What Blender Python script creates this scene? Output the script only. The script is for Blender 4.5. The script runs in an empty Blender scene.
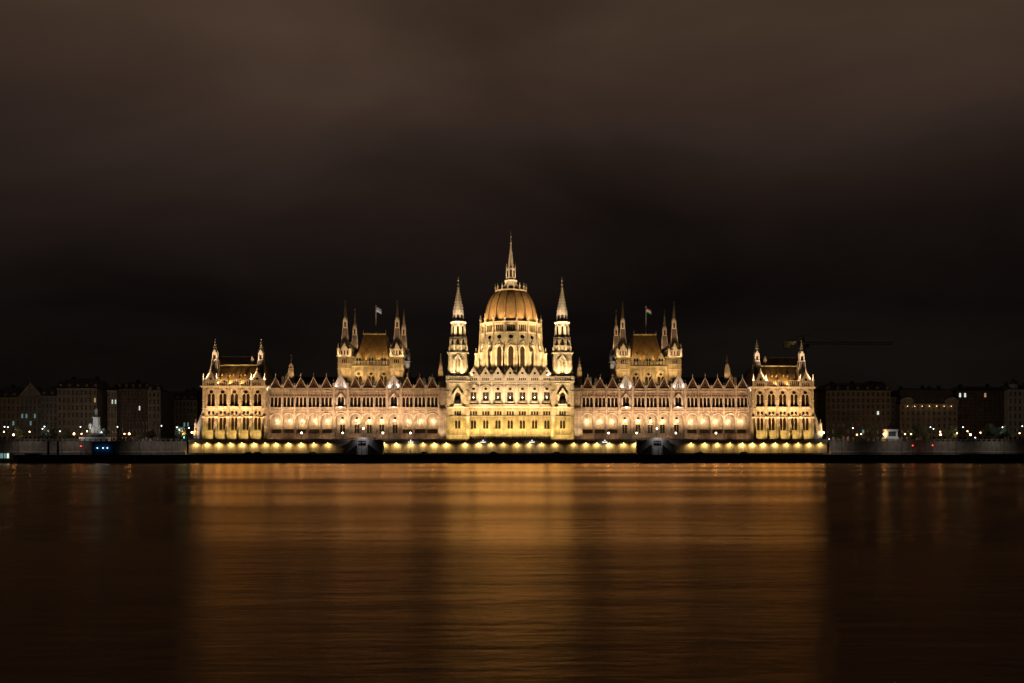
import bpy, bmesh, math, random
from mathutils import Vector, Matrix
from mathutils.geometry import tessellate_polygon
R = math.radians
PI = math.pi
random.seed(11)
sc = bpy.context.scene
COL = sc.collection

# ------------------------------------------------------------------ frame of reference
# water z=0, facade of the wings at y=0, camera 430 m away across the river
CAMY, CAMZ, HZ = -430.0, 5.2, 450.0
AX = 510.2
def K(y): return (y - CAMY) / 1000.0
def Z(py, y=0.0): return CAMZ + (HZ - py) * K(y)
YAW = 0.0218
def XW(px, y=0.0):
    # world x of a picture column at depth y (camera turned by YAW)
    t = (px - AX) / 1000.0
    a = math.atan(t - math.tan(YAW)) + YAW   # azimuth of the column
    return math.tan(a) * (y - CAMY)
def XO(o, y=0.0): return o / 1000.0 * (y - CAMY)

# ------------------------------------------------------------------ materials
MATS = {}
def new_mat(name):
    m = bpy.data.materials.new(name); m.use_nodes = True
    nt = m.node_tree; nt.nodes.clear()
    out = nt.nodes.new('ShaderNodeOutputMaterial')
    b = nt.nodes.new('ShaderNodeBsdfPrincipled')
    nt.links.new(b.outputs[0], out.inputs[0])
    MATS[name] = m
    return m, nt, b
def surf(name, c1, c2, scale=0.6, rough=0.85, bump=0.15, detail=6, metal=0.0, stretch=(1,1,1), streak=0.0, fine=None):
    m, nt, b = new_mat(name)
    N, L = nt.nodes, nt.links
    g = N.new('ShaderNodeNewGeometry')
    mp = N.new('ShaderNodeMapping'); mp.inputs['Scale'].default_value = stretch
    L.new(g.outputs['Position'], mp.inputs['Vector'])
    n = N.new('ShaderNodeTexNoise'); n.inputs['Scale'].default_value = scale; n.inputs['Detail'].default_value = detail
    n.inputs['Roughness'].default_value = 0.65
    L.new(mp.outputs[0], n.inputs['Vector'])
    r = N.new('ShaderNodeValToRGB')
    r.color_ramp.elements[0].position = 0.32; r.color_ramp.elements[0].color = (*c1, 1)
    r.color_ramp.elements[1].position = 0.68; r.color_ramp.elements[1].color = (*c2, 1)
    L.new(n.outputs['Fac'], r.inputs[0])
    last = r.outputs[0]
    if streak:
        mp2 = N.new('ShaderNodeMapping'); mp2.inputs['Scale'].default_value = (1.3, 1.3, 0.12)
        L.new(g.outputs['Position'], mp2.inputs['Vector'])
        n2 = N.new('ShaderNodeTexNoise'); n2.inputs['Scale'].default_value = 1.0; n2.inputs['Detail'].default_value = 4
        L.new(mp2.outputs[0], n2.inputs['Vector'])
        mr = N.new('ShaderNodeMapRange'); mr.inputs[1].default_value = 0.35; mr.inputs[2].default_value = 0.7
        mr.inputs[3].default_value = 1.0; mr.inputs[4].default_value = 1.0 - streak
        L.new(n2.outputs['Fac'], mr.inputs[0])
        mx = N.new('ShaderNodeMix'); mx.data_type = 'RGBA'; mx.blend_type = 'MULTIPLY'; mx.inputs[0].default_value = 1
        L.new(last, mx.inputs[6]); L.new(mr.outputs[0], mx.inputs[7]); last = mx.outputs[2]
    L.new(last, b.inputs['Base Color'])
    b.inputs['Roughness'].default_value = rough; b.inputs['Metallic'].default_value = metal
    if rough > .8: b.inputs['Specular IOR Level'].default_value = 0
    if bump:
        bp = N.new('ShaderNodeBump'); bp.inputs['Strength'].default_value = bump; bp.inputs['Distance'].default_value = 0.3
        n3 = N.new('ShaderNodeTexNoise'); n3.inputs['Scale'].default_value = fine or scale * 4; n3.inputs['Detail'].default_value = 4
        L.new(g.outputs['Position'], n3.inputs['Vector'])
        L.new(n3.outputs['Fac'], bp.inputs['Height']); L.new(bp.outputs[0], b.inputs['Normal'])
    return m
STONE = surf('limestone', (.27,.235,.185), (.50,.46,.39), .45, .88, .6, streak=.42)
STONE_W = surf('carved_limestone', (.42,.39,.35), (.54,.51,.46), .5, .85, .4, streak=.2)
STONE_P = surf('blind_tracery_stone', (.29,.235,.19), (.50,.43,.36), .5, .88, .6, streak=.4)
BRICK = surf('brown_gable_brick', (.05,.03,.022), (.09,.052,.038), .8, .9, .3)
SLATE = surf('slate_roof', (.035,.03,.03), (.07,.058,.05), .6, .6, .4)
COPPER = surf('bronze_roof_sheet', (.19,.135,.075), (.32,.23,.13), .5, .5, .25, stretch=(1.5,1.5,.35), streak=.25)
TILE = surf('brown_patterned_roof_tile', (.10,.065,.04), (.28,.19,.10), .35, .65, .35, stretch=(1.0,1.0,.5), streak=.2)
WALLST = surf('embankment_stone', (.19,.165,.13), (.31,.275,.225), .5, .9, .4, streak=.35)
GREYST = surf('grey_stair_stone', (.10,.10,.105), (.17,.17,.175), .5, .9, .3, streak=.2)
QUAYST = surf('quay_stone', (.05,.045,.04), (.09,.08,.07), .5, .9, .4, streak=.4)
ASPH = surf('asphalt', (.035,.035,.036), (.06,.058,.056), .5, .85, .2)
PAVE = surf('paving', (.10,.095,.09), (.16,.15,.14), .4, .9, .2)
TERRC = surf('terrace_paving', (.09,.08,.07), (.15,.14,.12), .5, .9, .2)
IRON = surf('dark_iron', (.012,.012,.013), (.03,.03,.03), 2, .5, 0, metal=.5)
BRONZE = surf('dark_bronze', (.03,.035,.03), (.07,.07,.06), 2, .5, .2, metal=.6)
CRANE = surf('yellow_crane_paint', (.16,.10,.03), (.22,.14,.04), 1, .6, 0)
HULL = surf('dark_hull_paint', (.012,.013,.016), (.03,.03,.034), 1, .5, 0)
WHITEP = surf('white_boat_paint', (.35,.35,.35), (.5,.5,.5), 1, .5, 0)
BARK = surf('bark', (.03,.022,.016), (.06,.045,.03), 3, .9, .3)
LEAF = surf('leaf', (.02,.028,.012), (.05,.06,.022), 1.2, .7, 0)
MARB = surf('pale_statue_stone', (.5,.5,.48), (.65,.65,.62), .8, .8, .3)
RUB = surf('rubber', (.01,.01,.01), (.02,.02,.02), 2, .8, 0)
def glass(name, c, rough=.12):
    m, nt, b = new_mat(name)
    b.inputs['Base Color'].default_value = (*c, 1); b.inputs['Roughness'].default_value = rough
    b.inputs['Specular IOR Level'].default_value = .5
    return m
GLASS = glass('dark_window_glass', (.022,.014,.010), .25)
GLASS2 = glass('dim_window_glass', (.012,.012,.014), .2)
def emit(name, c, s, noise=0):
    m = bpy.data.materials.new(name); m.use_nodes = True; nt = m.node_tree; nt.nodes.clear()
    o = nt.nodes.new('ShaderNodeOutputMaterial'); e = nt.nodes.new('ShaderNodeEmission')
    e.inputs[0].default_value = (*c, 1); e.inputs[1].default_value = s
    nt.links.new(e.outputs[0], o.inputs[0]); return m
E_WARM = emit('warm_lamp_globe', (1,.60,.26), 14)
E_WARMW = emit('warm_white_lamp_globe', (1,.78,.48), 14)
E_WHITE = emit('white_lamp_globe', (.82,.95,1), 7)
E_CAND = emit('white_candelabra_globe', (1,.9,.8), 1.8)
E_GREEN = emit('green_signal', (.1,1,.6), 5)
E_RED = emit('red_signal', (1,.05,.04), 5)
E_WALL = emit('wall_lamp_lens', (1,.72,.28), 9)
W_CYAN = emit('lit_window_cool', (.35,.75,.72), .35)
W_WHITE = emit('lit_window_white', (.85,.95,.8), 1.1)
W_WARM = emit('lit_window_warm', (1,.62,.3), .5)
def fac(name, c1, c2): return surf(name, c1, c2, .3, .9, .2, streak=.25)
FA = fac('ochre_render', (.15,.12,.09), (.22,.18,.135)); FB = fac('grey_brown_render', (.12,.105,.09), (.18,.16,.14))
FC = fac('sand_render', (.15,.125,.095), (.21,.18,.135)); FD = fac('dark_brick_facade', (.07,.05,.04), (.11,.08,.065))
FE = fac('pale_plaster', (.27,.25,.225), (.36,.33,.30))

# ------------------------------------------------------------------ mesh builder
class Fr:
    """vertical working plane: point(a, z, d) = O + u*a + n*d ; n points INTO the wall"""
    def __init__(s, O=(0,0), u=(1,0), n=(0,1)): s.O, s.u, s.n = O, u, n
    def p(s, a, z, d=0): return (s.O[0]+s.u[0]*a+s.n[0]*d, s.O[1]+s.u[1]*a+s.n[1]*d, z)
def front(y): return Fr((0, y))
class MB:
    def __init__(s): s.v=[]; s.f=[]; s.m=[]; s.mats=[]
    def mi(s, mat):
        if mat not in s.mats: s.mats.append(mat)
        return s.mats.index(mat)
    def add(s, vs, fs, mat):
        b = len(s.v); s.v += [tuple(v) for v in vs]; k = s.mi(mat)
        for f in fs: s.f.append([b+i for i in f]); s.m.append(k)
    def box(s, x0,x1,y0,y1,z0,z1,mat):
        s.add([(x0,y0,z0),(x1,y0,z0),(x1,y1,z0),(x0,y1,z0),(x0,y0,z1),(x1,y0,z1),(x1,y1,z1),(x0,y1,z1)],
              [(0,3,2,1),(4,5,6,7),(0,1,5,4),(1,2,6,5),(2,3,7,6),(3,0,4,7)], mat)
    def fbox(s, F, a0,a1,d0,d1,z0,z1,mat):
        q=[F.p(a,z,d) for z in (z0,z1) for a,d in ((a0,d0),(a1,d0),(a1,d1),(a0,d1))]
        s.add(q,[(0,3,2,1),(4,5,6,7),(0,1,5,4),(1,2,6,5),(2,3,7,6),(3,0,4,7)],mat)
    def prism(s, cx,cy,z0,z1,r0,r1,n=8,rot=0,mat=None,top=True,sx=1,sy=1):
        vs=[]
        for z,r in ((z0,r0),(z1,r1)):
            for i in range(n):
                a=rot+2*PI*i/n; vs.append((cx+sx*r*math.cos(a),cy+sy*r*math.sin(a),z))
        fs=[(i,(i+1)%n,n+(i+1)%n,n+i) for i in range(n)]
        if top: fs.append(tuple(range(n,2*n)))
        fs.append(tuple(reversed(range(n))))
        s.add(vs,fs,mat)
    def sq(s,cx,cy,z0,z1,h0,h1,mat): s.prism(cx,cy,z0,z1,h0*1.41421,h1*1.41421,4,PI/4,mat)
    def panel(s, F, outline, holes, th, mat, outer=True):
        loops=[outline]+holes
        flat=[p for l in loops for p in l]
        tris=tessellate_polygon([[Vector((p[0],p[1],0)) for p in l] for l in loops])
        s.add([F.p(a,z,0) for a,z in flat],[tuple(t) for t in tris],mat)
        for li,l in enumerate(loops):
            if li==0 and not outer: continue
            n=len(l); s.add([F.p(a,z,0) for a,z in l]+[F.p(a,z,th) for a,z in l],[(i,(i+1)%n,n+(i+1)%n,n+i) for i in range(n)],mat)
    def poly(s, F, pts, d0, d1, mat):
        n=len(pts); tris=tessellate_polygon([[Vector((p[0],p[1],0)) for p in pts]])
        s.add([F.p(a,z,d0) for a,z in pts]+[F.p(a,z,d1) for a,z in pts],
              [tuple(t) for t in tris]+[tuple(n+i for i in t) for t in tris]+[(i,(i+1)%n,n+(i+1)%n,n+i) for i in range(n)],mat)
    def band(s, F, pts, w, d0, d1, mat):
        """moulding that follows an open polyline pts, growing outwards (left of the direction) by w"""
        n=len(pts); out=[]
        for i in range(n):
            a=Vector(pts[max(i-1,0)]); b=Vector(pts[min(i+1,n-1)]); t=(b-a).normalized(); nn=Vector((t.y,-t.x))
            out.append((pts[i][0]+nn.x*w, pts[i][1]+nn.y*w))
        for i in range(n-1):
            q=[pts[i],pts[i+1],out[i+1],out[i]]
            s.add([F.p(a,z,d0) for a,z in q]+[F.p(a,z,d1) for a,z in q],[(0,1,2,3),(7,6,5,4),(0,1,5,4),(1,2,6,5),(2,3,7,6),(3,0,4,7)],mat)
    def tube(s, p, q, r0, r1=None, n=6, mat=None):
        r1=r0 if r1 is None else r1; p=Vector(p); q=Vector(q); d=(q-p).normalized()
        u=d.orthogonal().normalized(); w=d.cross(u)
        vs=[p+(u*math.cos(2*PI*i/n)+w*math.sin(2*PI*i/n))*r0 for i in range(n)]+[q+(u*math.cos(2*PI*i/n)+w*math.sin(2*PI*i/n))*r1 for i in range(n)]
        s.add(vs,[(i,(i+1)%n,n+(i+1)%n,n+i) for i in range(n)]+[tuple(reversed(range(n))),tuple(range(n,2*n))],mat)
    def ball(s,c,r,mat,nu=8,nv=5,sz=1):
        vs=[(c[0],c[1],c[2]-r*sz)]; 
        for j in range(1,nv):
            ph=-PI/2+PI*j/nv
            for i in range(nu): a=2*PI*i/nu; vs.append((c[0]+r*math.cos(ph)*math.cos(a),c[1]+r*math.cos(ph)*math.sin(a),c[2]+r*sz*math.sin(ph)))
        vs.append((c[0],c[1],c[2]+r*sz)); fs=[]
        for i in range(nu): fs.append((0,1+(i+1)%nu,1+i))
        for j in range(nv-2):
            for i in range(nu): a=1+j*nu; fs.append((a+i,a+(i+1)%nu,a+nu+(i+1)%nu,a+nu+i))
        e=len(vs)-1; a=1+(nv-2)*nu
        for i in range(nu): fs.append((a+i,a+(i+1)%nu,e))
        s.add(vs,fs,mat)

def arch(cx, z0, zs, w, shape='round', n=7):
    h=w/2; pts=[(cx-h,z0),(cx+h,z0)]
    if shape=='rect': return pts+[(cx+h,zs),(cx-h,zs)]
    return pts+arc(cx,zs,h,shape,n)
def arc(cx,zs,h,shape='round',n=7):
    if shape=='round': return [(cx+h*math.cos(PI*i/n),zs+h*math.sin(PI*i/n)) for i in range(n+1)]
    rr=2*h*0.95; c=cx+h-rr; am=math.acos((cx-c)/rr); m=max(2,n//2); out=[]
    for i in range(m+1): t=am*i/m; out.append((c+rr*math.cos(t),zs+rr*math.sin(t)))
    return out+[(2*cx-a,z) for a,z in reversed(out[:-1])]
def circ(cx,cz,r,n=10): return [(cx+r*math.cos(2*PI*i/n),cz+r*math.sin(2*PI*i/n)) for i in range(n)]

WO = {}
def make(name, mb, parent=None, origin=None):
    me=bpy.data.meshes.new(name)
    if origin is None:
        xs=[v[0] for v in mb.v]; ys=[v[1] for v in mb.v]; zs=[v[2] for v in mb.v]
        origin=((min(xs)+max(xs))/2,(min(ys)+max(ys))/2,min(zs))
    O=Vector(origin)
    me.from_pydata([tuple(Vector(v)-O) for v in mb.v],[],mb.f)
    for m in mb.mats: me.materials.append(m)
    me.polygons.foreach_set('material_index',mb.m)
    bm=bmesh.new(); bm.from_mesh(me); bmesh.ops.recalc_face_normals(bm,faces=bm.faces); bm.to_mesh(me); bm.free()
    me.update()
    o=bpy.data.objects.new(name,me); COL.objects.link(o)
    if parent is not None: o.parent=parent; o.location=O-WO[parent.name]
    else: o.location=O
    WO[o.name]=O
    return o
def empty(name, loc):
    o=bpy.data.objects.new(name,None); COL.objects.link(o); o.location=loc; o.empty_display_size=.5; WO[o.name]=Vector(loc); return o
def tag(o,label=None,cat=None,group=None,kind=None):
    if label: o['label']=label
    if cat: o['category']=cat
    if group: o['group']=group
    if kind: o['kind']=kind
    return o
def copy_tree(o,parent=None):
    c=o.copy(); COL.objects.link(c); c.parent=parent
    for ch in list(o.children): copy_tree(ch,c)
    return c
ONES='zeroth first second third fourth fifth sixth seventh eighth ninth tenth eleventh twelfth thirteenth fourteenth fifteenth sixteenth seventeenth eighteenth nineteenth'.split()
TENS={2:('twenty','twentieth'),3:('thirty','thirtieth'),4:('forty','fortieth'),5:('fifty','fiftieth')}
def ordw(n):
    if n<20: return ONES[n]
    t,u=divmod(n,10); return TENS[t][1] if u==0 else TENS[t][0]+'-'+ONES[u]

# ------------------------------------------------------------------ lights
LK=[2.5]
def spot(p, target, power, color, angle=70, blend=.6, r=.25, name='flood_beam'):
    l=bpy.data.lights.new(name,'SPOT'); l.energy=power*LK[0]; l.color=color; l.spot_size=R(angle); l.spot_blend=blend; l.shadow_soft_size=r
    o=bpy.data.objects.new(name,l); COL.objects.link(o); o.location=p
    o.rotation_euler=(Vector(target)-Vector(p)).to_track_quat('-Z','Y').to_euler(); return o
def point(p,power,color,r=.15,name='lamp_light'):
    l=bpy.data.lights.new(name,'POINT'); l.energy=power*LK[0]; l.color=color; l.shadow_soft_size=r
    o=bpy.data.objects.new(name,l); COL.objects.link(o); o.location=p; return o
YEL=(1,.63,.18); AMB=(1,.56,.23); PINK=(1,.61,.32); CEN=(1,.62,.26); WHI=(1,.86,.74); GOLD=(1,.60,.18)

# ------------------------------------------------------------------ PARLIAMENT
ZB=9.3
PARL=empty('parliament_building',(0,10,ZB))
tag(PARL,'long floodlit gothic parliament building with a central ribbed dome and spired towers','parliament building')
class Sec:
    def __init__(s,name): s.name=name; s.mb=MB(); s.kids=[]
    def kid(s,name): m=MB(); s.kids.append((name,m)); return m
    def win(s,lights,F,depth=.55,bars=True,name='window',g=None):
        """lights: list of outlines; returns them as holes and files a window sub-part"""
        m=s.kid(name); g=g or GLASS
        lights=[[(sum((min(p[0] for p in l),max(p[0] for p in l)))/2+(a-sum((min(p[0] for p in l),max(p[0] for p in l)))/2)*1.17,z) for a,z in l] for l in lights]
        for l in lights:
            n=len(l); m.poly(F,l,depth-.06,depth,g)
            if bars:
                a=[p[0] for p in l]; z=[p[1] for p in l]; cx=(min(a)+max(a))/2; w=max(a)-min(a); h=max(z)-min(z)
                m.fbox(F,cx-.05,cx+.05,depth-.16,depth-.07,min(z),min(z)+h*.75,IRON)
                m.fbox(F,cx-w/2,cx+w/2,depth-.15,depth-.08,min(z)+h*.5-.05,min(z)+h*.5+.05,IRON)
        return lights
    def done(s):
        o=make(s.name,s.mb,PARL)
        for n,m in s.kids: make(n,m,o)
        return o
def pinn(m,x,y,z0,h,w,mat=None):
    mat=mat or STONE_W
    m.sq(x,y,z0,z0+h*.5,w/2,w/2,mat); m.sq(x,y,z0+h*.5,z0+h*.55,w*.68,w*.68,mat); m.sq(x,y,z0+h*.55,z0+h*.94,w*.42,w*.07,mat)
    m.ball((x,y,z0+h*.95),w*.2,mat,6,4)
def gable(m,F,cx,z0,w,h,d0,d1,mat,cop=STONE_W,finial=1.2):
    m.poly(F,[(cx-w/2,z0),(cx+w/2,z0),(cx,z0+h)],d0,d1,mat)
    m.band(F,[(cx+w/2+.15,z0-.1),(cx,z0+h+.05),(cx-w/2-.15,z0-.1)],.32,d0-.22,d1+.1,cop)
    if finial:
        p=F.p(cx,z0+h,(d0+d1)/2); m.sq(p[0],p[1],z0+h+.1,z0+h+.2+finial,.2,.06,cop); m.ball((p[0],p[1],z0+h+.3+finial*.5),.26,cop,6,4)
def balus(m,F,a0,a1,z0,z1,d,mat=STONE_W,step=.75):
    m.fbox(F,a0,a1,d,d+.35,z1-.28,z1,mat); m.fbox(F,a0,a1,d,d+.35,z0,z0+.22,mat)
    n=max(1,int((a1-a0)/step))
    for i in range(n+1):
        a=a0+(a1-a0)*i/n; m.fbox(F,max(a-.13,a0),min(a+.13,a1),d+.06,d+.28,z0+.22,z1-.28,mat)
def spirelet(m,x,y,z0,z1,z2,z3,w0,w1,lant=.62,mat_shaft=SLATE):
    """tapered slate shaft z0..z1, open stone lantern z1..z2, crocketed spire z2..z3"""
    m.sq(x,y,z0,z1,w0/2,w1/2,mat_shaft)
    for a,b in ((-1,-1),(1,-1),(-1,1),(1,1)):       # pale hip ribs
        m.tube((x+a*w0/2,y+b*w0/2,z0),(x+a*w1/2,y+b*w1/2,z1),.13,.1,5,STONE)
    m.sq(x,y,z1,z1+.35,w1*.53,w1*.53,STONE_W)
    h=w1*.40
    for a,b in ((-1,-1),(1,-1),(-1,1),(1,1)): m.sq(x+a*h*.85,y+b*h*.85,z1+.35,z2,.26,.26,STONE_W)
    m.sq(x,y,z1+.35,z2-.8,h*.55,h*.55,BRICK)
    m.sq(x,y,z2-.9,z2,h*1.05,h*1.05,STONE_W)
    for Fg in (Fr((x,y-h*1.05)),Fr((x,y+h*1.05),(1,0),(0,-1)),Fr((x-h*1.05,y),(0,1),(1,0)),Fr((x+h*1.05,y),(0,1),(-1,0))):
        m.poly(Fg,[(-h*.95,z2),(h*.95,z2),(0,z2+1.5)],-.06,.16,STONE_W)
    crock(m,x,y,z2,z3-1.2,h*.95,STONE,8,1.1,.24)
    m.tube((x,y,z3-1.4),(x,y,z3),.09,.03,5,IRON); m.ball((x,y,z3-1.1),.22,STONE_W,6,4)
def crock(m,x,y,z0,z1,r,mat,n=8,step=1.3,size=.2):
    m.prism(x,y,z0,z1,r,.06,n,PI/n,mat)
    k=int((z1-z0)/step)
    for j in range(1,k):
        t=j/k; rr=r*(1-t)
        for i in range(n):
            a=PI/n+2*PI*i/n; cx=x+math.cos(a)*rr; cy=y+math.sin(a)*rr; s=size*(1-.5*t); z=z0+(z1-z0)*t
            m.box(cx-s,cx+s,cy-s,cy+s,z-s*.6,z+s*.8,mat)

ARC=[]
def pavilion(sg):
    S=Sec('corner_pavilion'); yF=-5.0; F=front(yF); k=K(yF); zz=lambda py: Z(py,yF)
    cx=sg*XO(274.1,yF); bw=11.45*k; hw=31.4*k
    zb,zt=ZB,zz(387); bays=[cx+bw*i for i in range(-2,3)]
    holes=[]
    for b in bays:
        # lower pair of square-headed lights, mezzanine lights, tall lancets and oculus
        holes+=S.win([arch(b+o,zz(430),zz(419.5),1.05,'pointed') for o in (-.76,.76)],F)
        holes+=S.win([arch(b+o,zz(415.6),zz(411.3),.9,'rect') for o in (-.78,.78)],F)
        holes+=S.win([arch(b+o,zz(406.6),zz(396.0),1.18,'pointed') for o in (-.84,.84)]+[circ(b,zz(392.2),.75)],F)
    S.mb.panel(F,[(cx-hw,zb),(cx+hw,zb),(cx+hw,zt),(cx-hw,zt)],holes,.6,STONE)
    d=26
    for e in (-1,1): # flanks and rear
        x=cx+e*hw; Fs=Fr((x,yF),(0,1),(-e,0)); hs=[]
        for i in range(5):
            a=2.6+i*5.0
            if e!=sg and i>0: continue
            for l in ([arch(a+o,zz(406.6),zz(396.0),1.0,'pointed') for o in (-.8,.8)],[arch(a+o,zz(430),zz(420.5),.9,'rect') for o in (-.7,.7)]): hs+=S.win(l,Fs)
        S.mb.panel(Fs,[(.6,zb),(d,zb),(d,zt),(.6,zt)],hs,.6,STONE,False)
    S.mb.box(cx-hw,cx+hw,yF+d,yF+d+.5,zb,zt,STONE)
    S.mb.box(cx-hw+.02,cx+hw-.02,yF+.7,yF+d-.02,zt-.5,zt-.1,SLATE)
    # string courses and cornice
    for py,t,dp in ((417.2,.28,.32),(408.6,.3,.38),(431.8,.25,.22)):
        S.mb.fbox(F,cx-hw-.1,cx+hw+.1,-dp,.0-.003,zz(py)-t/2,zz(py)+t/2,STONE_W)
    S.mb.box(cx-hw-.9,cx+hw+.9,yF-.9,yF-.004,zt-.1,zt+.35,STONE_W)
    S.mb.box(cx-hw-.5,cx+hw+.5,yF-.45,yF-.004,zt-.5,zt-.11,STONE_W)
    for e in (-1,1):
        x=cx+e*hw; S.mb.box(min(x+e*.004,x+e*.9),max(x+e*.004,x+e*.9),yF,yF+d,zt-.1,zt+.35,STONE_W)
    for b in bays: # round hood arches, sills, balconies
        S.mb.band(F,arc(b,zz(393.4),1.95,'round',10),.25,-.3,-.003,STONE_W)
        S.mb.fbox(F,b-1.9,b+1.9,-.5,-.004,zz(408.2)+.03,zz(407.3)+.3,STONE_W)
        S.mb.band(F,arc(b,zz(419.8),1.55,'pointed',8),.16,-.18,-.003,STONE_W)
        for o in (-2.05,2.05): S.mb.fbox(F,b+o-.1,b+o+.1,-.28,-.003,zz(406.8),zz(393.4),STONE_W)
    # buttresses and pilasters on the bay lines
    for i in range(6):
        b=cx+bw*(i-2.5)
        if i in (0,5): b=cx+(hw-.55)*(-1 if i==0 else 1)
        m=S.kid('buttress'); w=.48
        Fs=Fr((b-w,yF),(0,-1),(1,0))
        m.poly(Fs,[(.003,zb),(4.3,zb),(4.1,zz(433)),(2.4,zz(424)),(1.3,zz(418.5)),(.003,zz(416.5))],0,2*w,STONE)
        m.poly(Fs,[(.35,zz(419)),(1.3,zz(419)),(1.25,zz(416.6)),(.35,zz(414.6))],-.08,2*w+.08,STONE_W)
        m.fbox(F,b-.38,b+.38,-.42,-.003,zz(415.5),zt-.5,STONE)
        m.fbox(F,b-.5,b+.5,-.55,-.003,zz(401),zz(400),STONE_W)
        pz=S.kid('pinnacle'); pinn(pz,b,yF-.6,zt+.35,zz(374.5)-zt,.7)
    # outer stepped buttress with its own pinnacle
    for e in (-1,1):
        if e!=sg: continue
        m=S.kid('buttress'); x=cx+e*hw
        Fs=Fr((x,yF+.6),(e,0),(0,1))
        m.poly(Fs,[(.004,zb),(3.6,zb),(3.6,zz(428)),(2.4,zz(424)),(1.0,zz(415)),(.004,zz(409))],0,1.2,STONE)
        m.sq(x+e*3.2,yF+1.2,zb,zz(428),.6,.6,STONE); pinn(m,x+e*3.2,yF+1.2,zz(429),zz(419)-zz(429),.9)
    # parapet balustrade over bays 2-4, gables over the end bays
    for i in (1,2,3): 
        m=S.kid('balustrade'); balus(m,F,bays[i]-bw/2+.36,bays[i]+bw/2-.36,zt+.36,zz(380.0),-.85,step=.8)
    for i in (0,4):
        b=bays[i]; m=S.kid('gable'); h0=zz(379.5)-zt
        hole=[circ(b,zz(379.2),.62)]
        w=5.2
        m.panel(Fr((0,yF-.85)),[(b-w/2,zt+.36),(b+w/2,zt+.36),(b+w/2,zt+2.2),(b,zz(370.8)),(b-w/2,zt+2.2)],hole+[arch(b+o,zt+.55,zt+1.7,.55,'rect') for o in (-1.3,-.43,.43,1.3)],.6,STONE)
        m.poly(Fr((0,yF-.85)),circ(b,zz(379.2),.7),.5,.56,GLASS)
        m.fbox(F,b-1.9,b+1.9,.22,.28,zt+.4,zt+1.85,GLASS)
        m.band(F,[(b+w/2+.1,zt+2.1),(b,zz(370.8)+.1),(b-w/2-.1,zt+2.1)],.28,-.5,.35,STONE_W)
        m.sq(b,yF-.6,zz(370.8),zz(368),.2,.08,STONE_W)
        m.poly(Fr((b-w/2,yF+.3),(0,1),(1,0)),[(0,zt+.36),(7,zt+.36),(7,zt+2.1),(0,zt+2.1)],0,.1,STONE)
        # little saddle roof behind
        m.add([(b-w/2,yF+.3,zt+2.1),(b+w/2,yF+.3,zt+2.1),(b,yF+.3,zz(371.3)),(b-w/2,yF+7,zt+2.1),(b+w/2,yF+7,zt+2.1),(b,yF+7,zz(371.3))],[(0,2,5,3),(1,4,5,2),(3,5,4),(0,1,2)],TILE)
    # main roof: hipped with flat ridge
    m=S.kid('roof'); y0,y1=yF+1.6,yF+d-1; zr=Z(366,yF+9); zl=zt+1.0
    hr=18.8*k
    m.add([(cx-hw+1,y0,zl),(cx+hw-1,y0,zl),(cx+hw-1,y1,zl),(cx-hw+1,y1,zl),(cx-hr-2.6,yF+9,zr),(cx+hr+2.6,yF+9,zr),(cx+hr+2.6,yF+16,zr),(cx-hr-2.6,yF+16,zr)],
          [(0,1,5,4),(1,2,6,5),(2,3,7,6),(3,0,4,7),(4,5,6,7)],TILE)
    m.fbox(Fr((0,yF+9)),cx-hr-2.6,cx+hr+2.6,-.25,.15,zr-.05,zr+.32,STONE_W)
    for i in range(13):
        a=cx-hr-2+ (2*hr+4)*i/12; m.tube((a,yF+9,zr+.3),(a,yF+9,zr+.75),.07,.03,4,STONE_W)
    for i in (1,2,3): # small roof dormers with ribs
        for o in (-1.6,1.6):
            b=bays[i]+o; t0=(Z(374,yF+5)); m.poly(Fr((0,yF+4.6)),[(b-.35,t0-1.1),(b+.35,t0-1.1),(b,t0)],0,1.8,TILE)
    for o in (293.7,248.4):
        x=sg*XO(o,yF+3); m=S.kid('spire_turret')
        m.sq(x,yF+4.2,zt,zz(377),2.0,2.0,STONE)
        spirelet(m,x,yF+4.2,zz(377),Z(361,yF+4),Z(353.5,yF+4),Z(337.5,yF+4),3.7,2.3)
    for (ox,oy) in ((cx-sg*0+sg*(hw+.2),yF+6),(cx+sg*(hw+.2),yF+14)):
        m=S.kid('pinnacle'); pinn(m,ox,oy,zt+.35,4.6,.8)
    # gable over the outer flank
    S.done()
    # light
    for i,b in enumerate(bays):
        spot((b,yF-5.6,zb+.5),(b,yF,zb+5.2),1500,YEL,95,.8,.2)
        spot((b,yF-6.8,zb+.6),(b,yF,zz(392)),11500,AMB,64,.8,.2)
    for i in range(4):
        b=cx+bw*(i-1.5); spot((b,yF+.9,zt+1.3),(b,yF+6,zt+7.5),2600,GOLD,110,.8,.15)
    for o in (293.7,248.4):
        x=sg*XO(o,yF+3); xq=x-sg*3.6 if o>270 else x+sg*3.6; spot((xq,yF+.9,zt+1.6),(x,yF+4.2,Z(362,yF+4)),900,(1,.6,.3),60,.7,.1); spot((xq,yF-3.2,zt),(x,yF+4.2,Z(345,yF+4)),14000,(1,.66,.38),34,.7,.1); spot((x-sg*3.6 if o<270 else x+sg*3.6,yF-3.2,zt),(x,yF+4.2,Z(345,yF+4)),9000,(1,.66,.38),34,.7,.1)
    spot((cx+sg*(hw+9),yF-2,zb+1),(cx+sg*hw,yF+4,zz(400)),6000,AMB,70,.8,.2)
    spot((cx-sg*(hw+6),yF-4.5,zb+.6),(cx-sg*hw,yF+2,zz(410)),2500,AMB,80,.8,.2)

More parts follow.
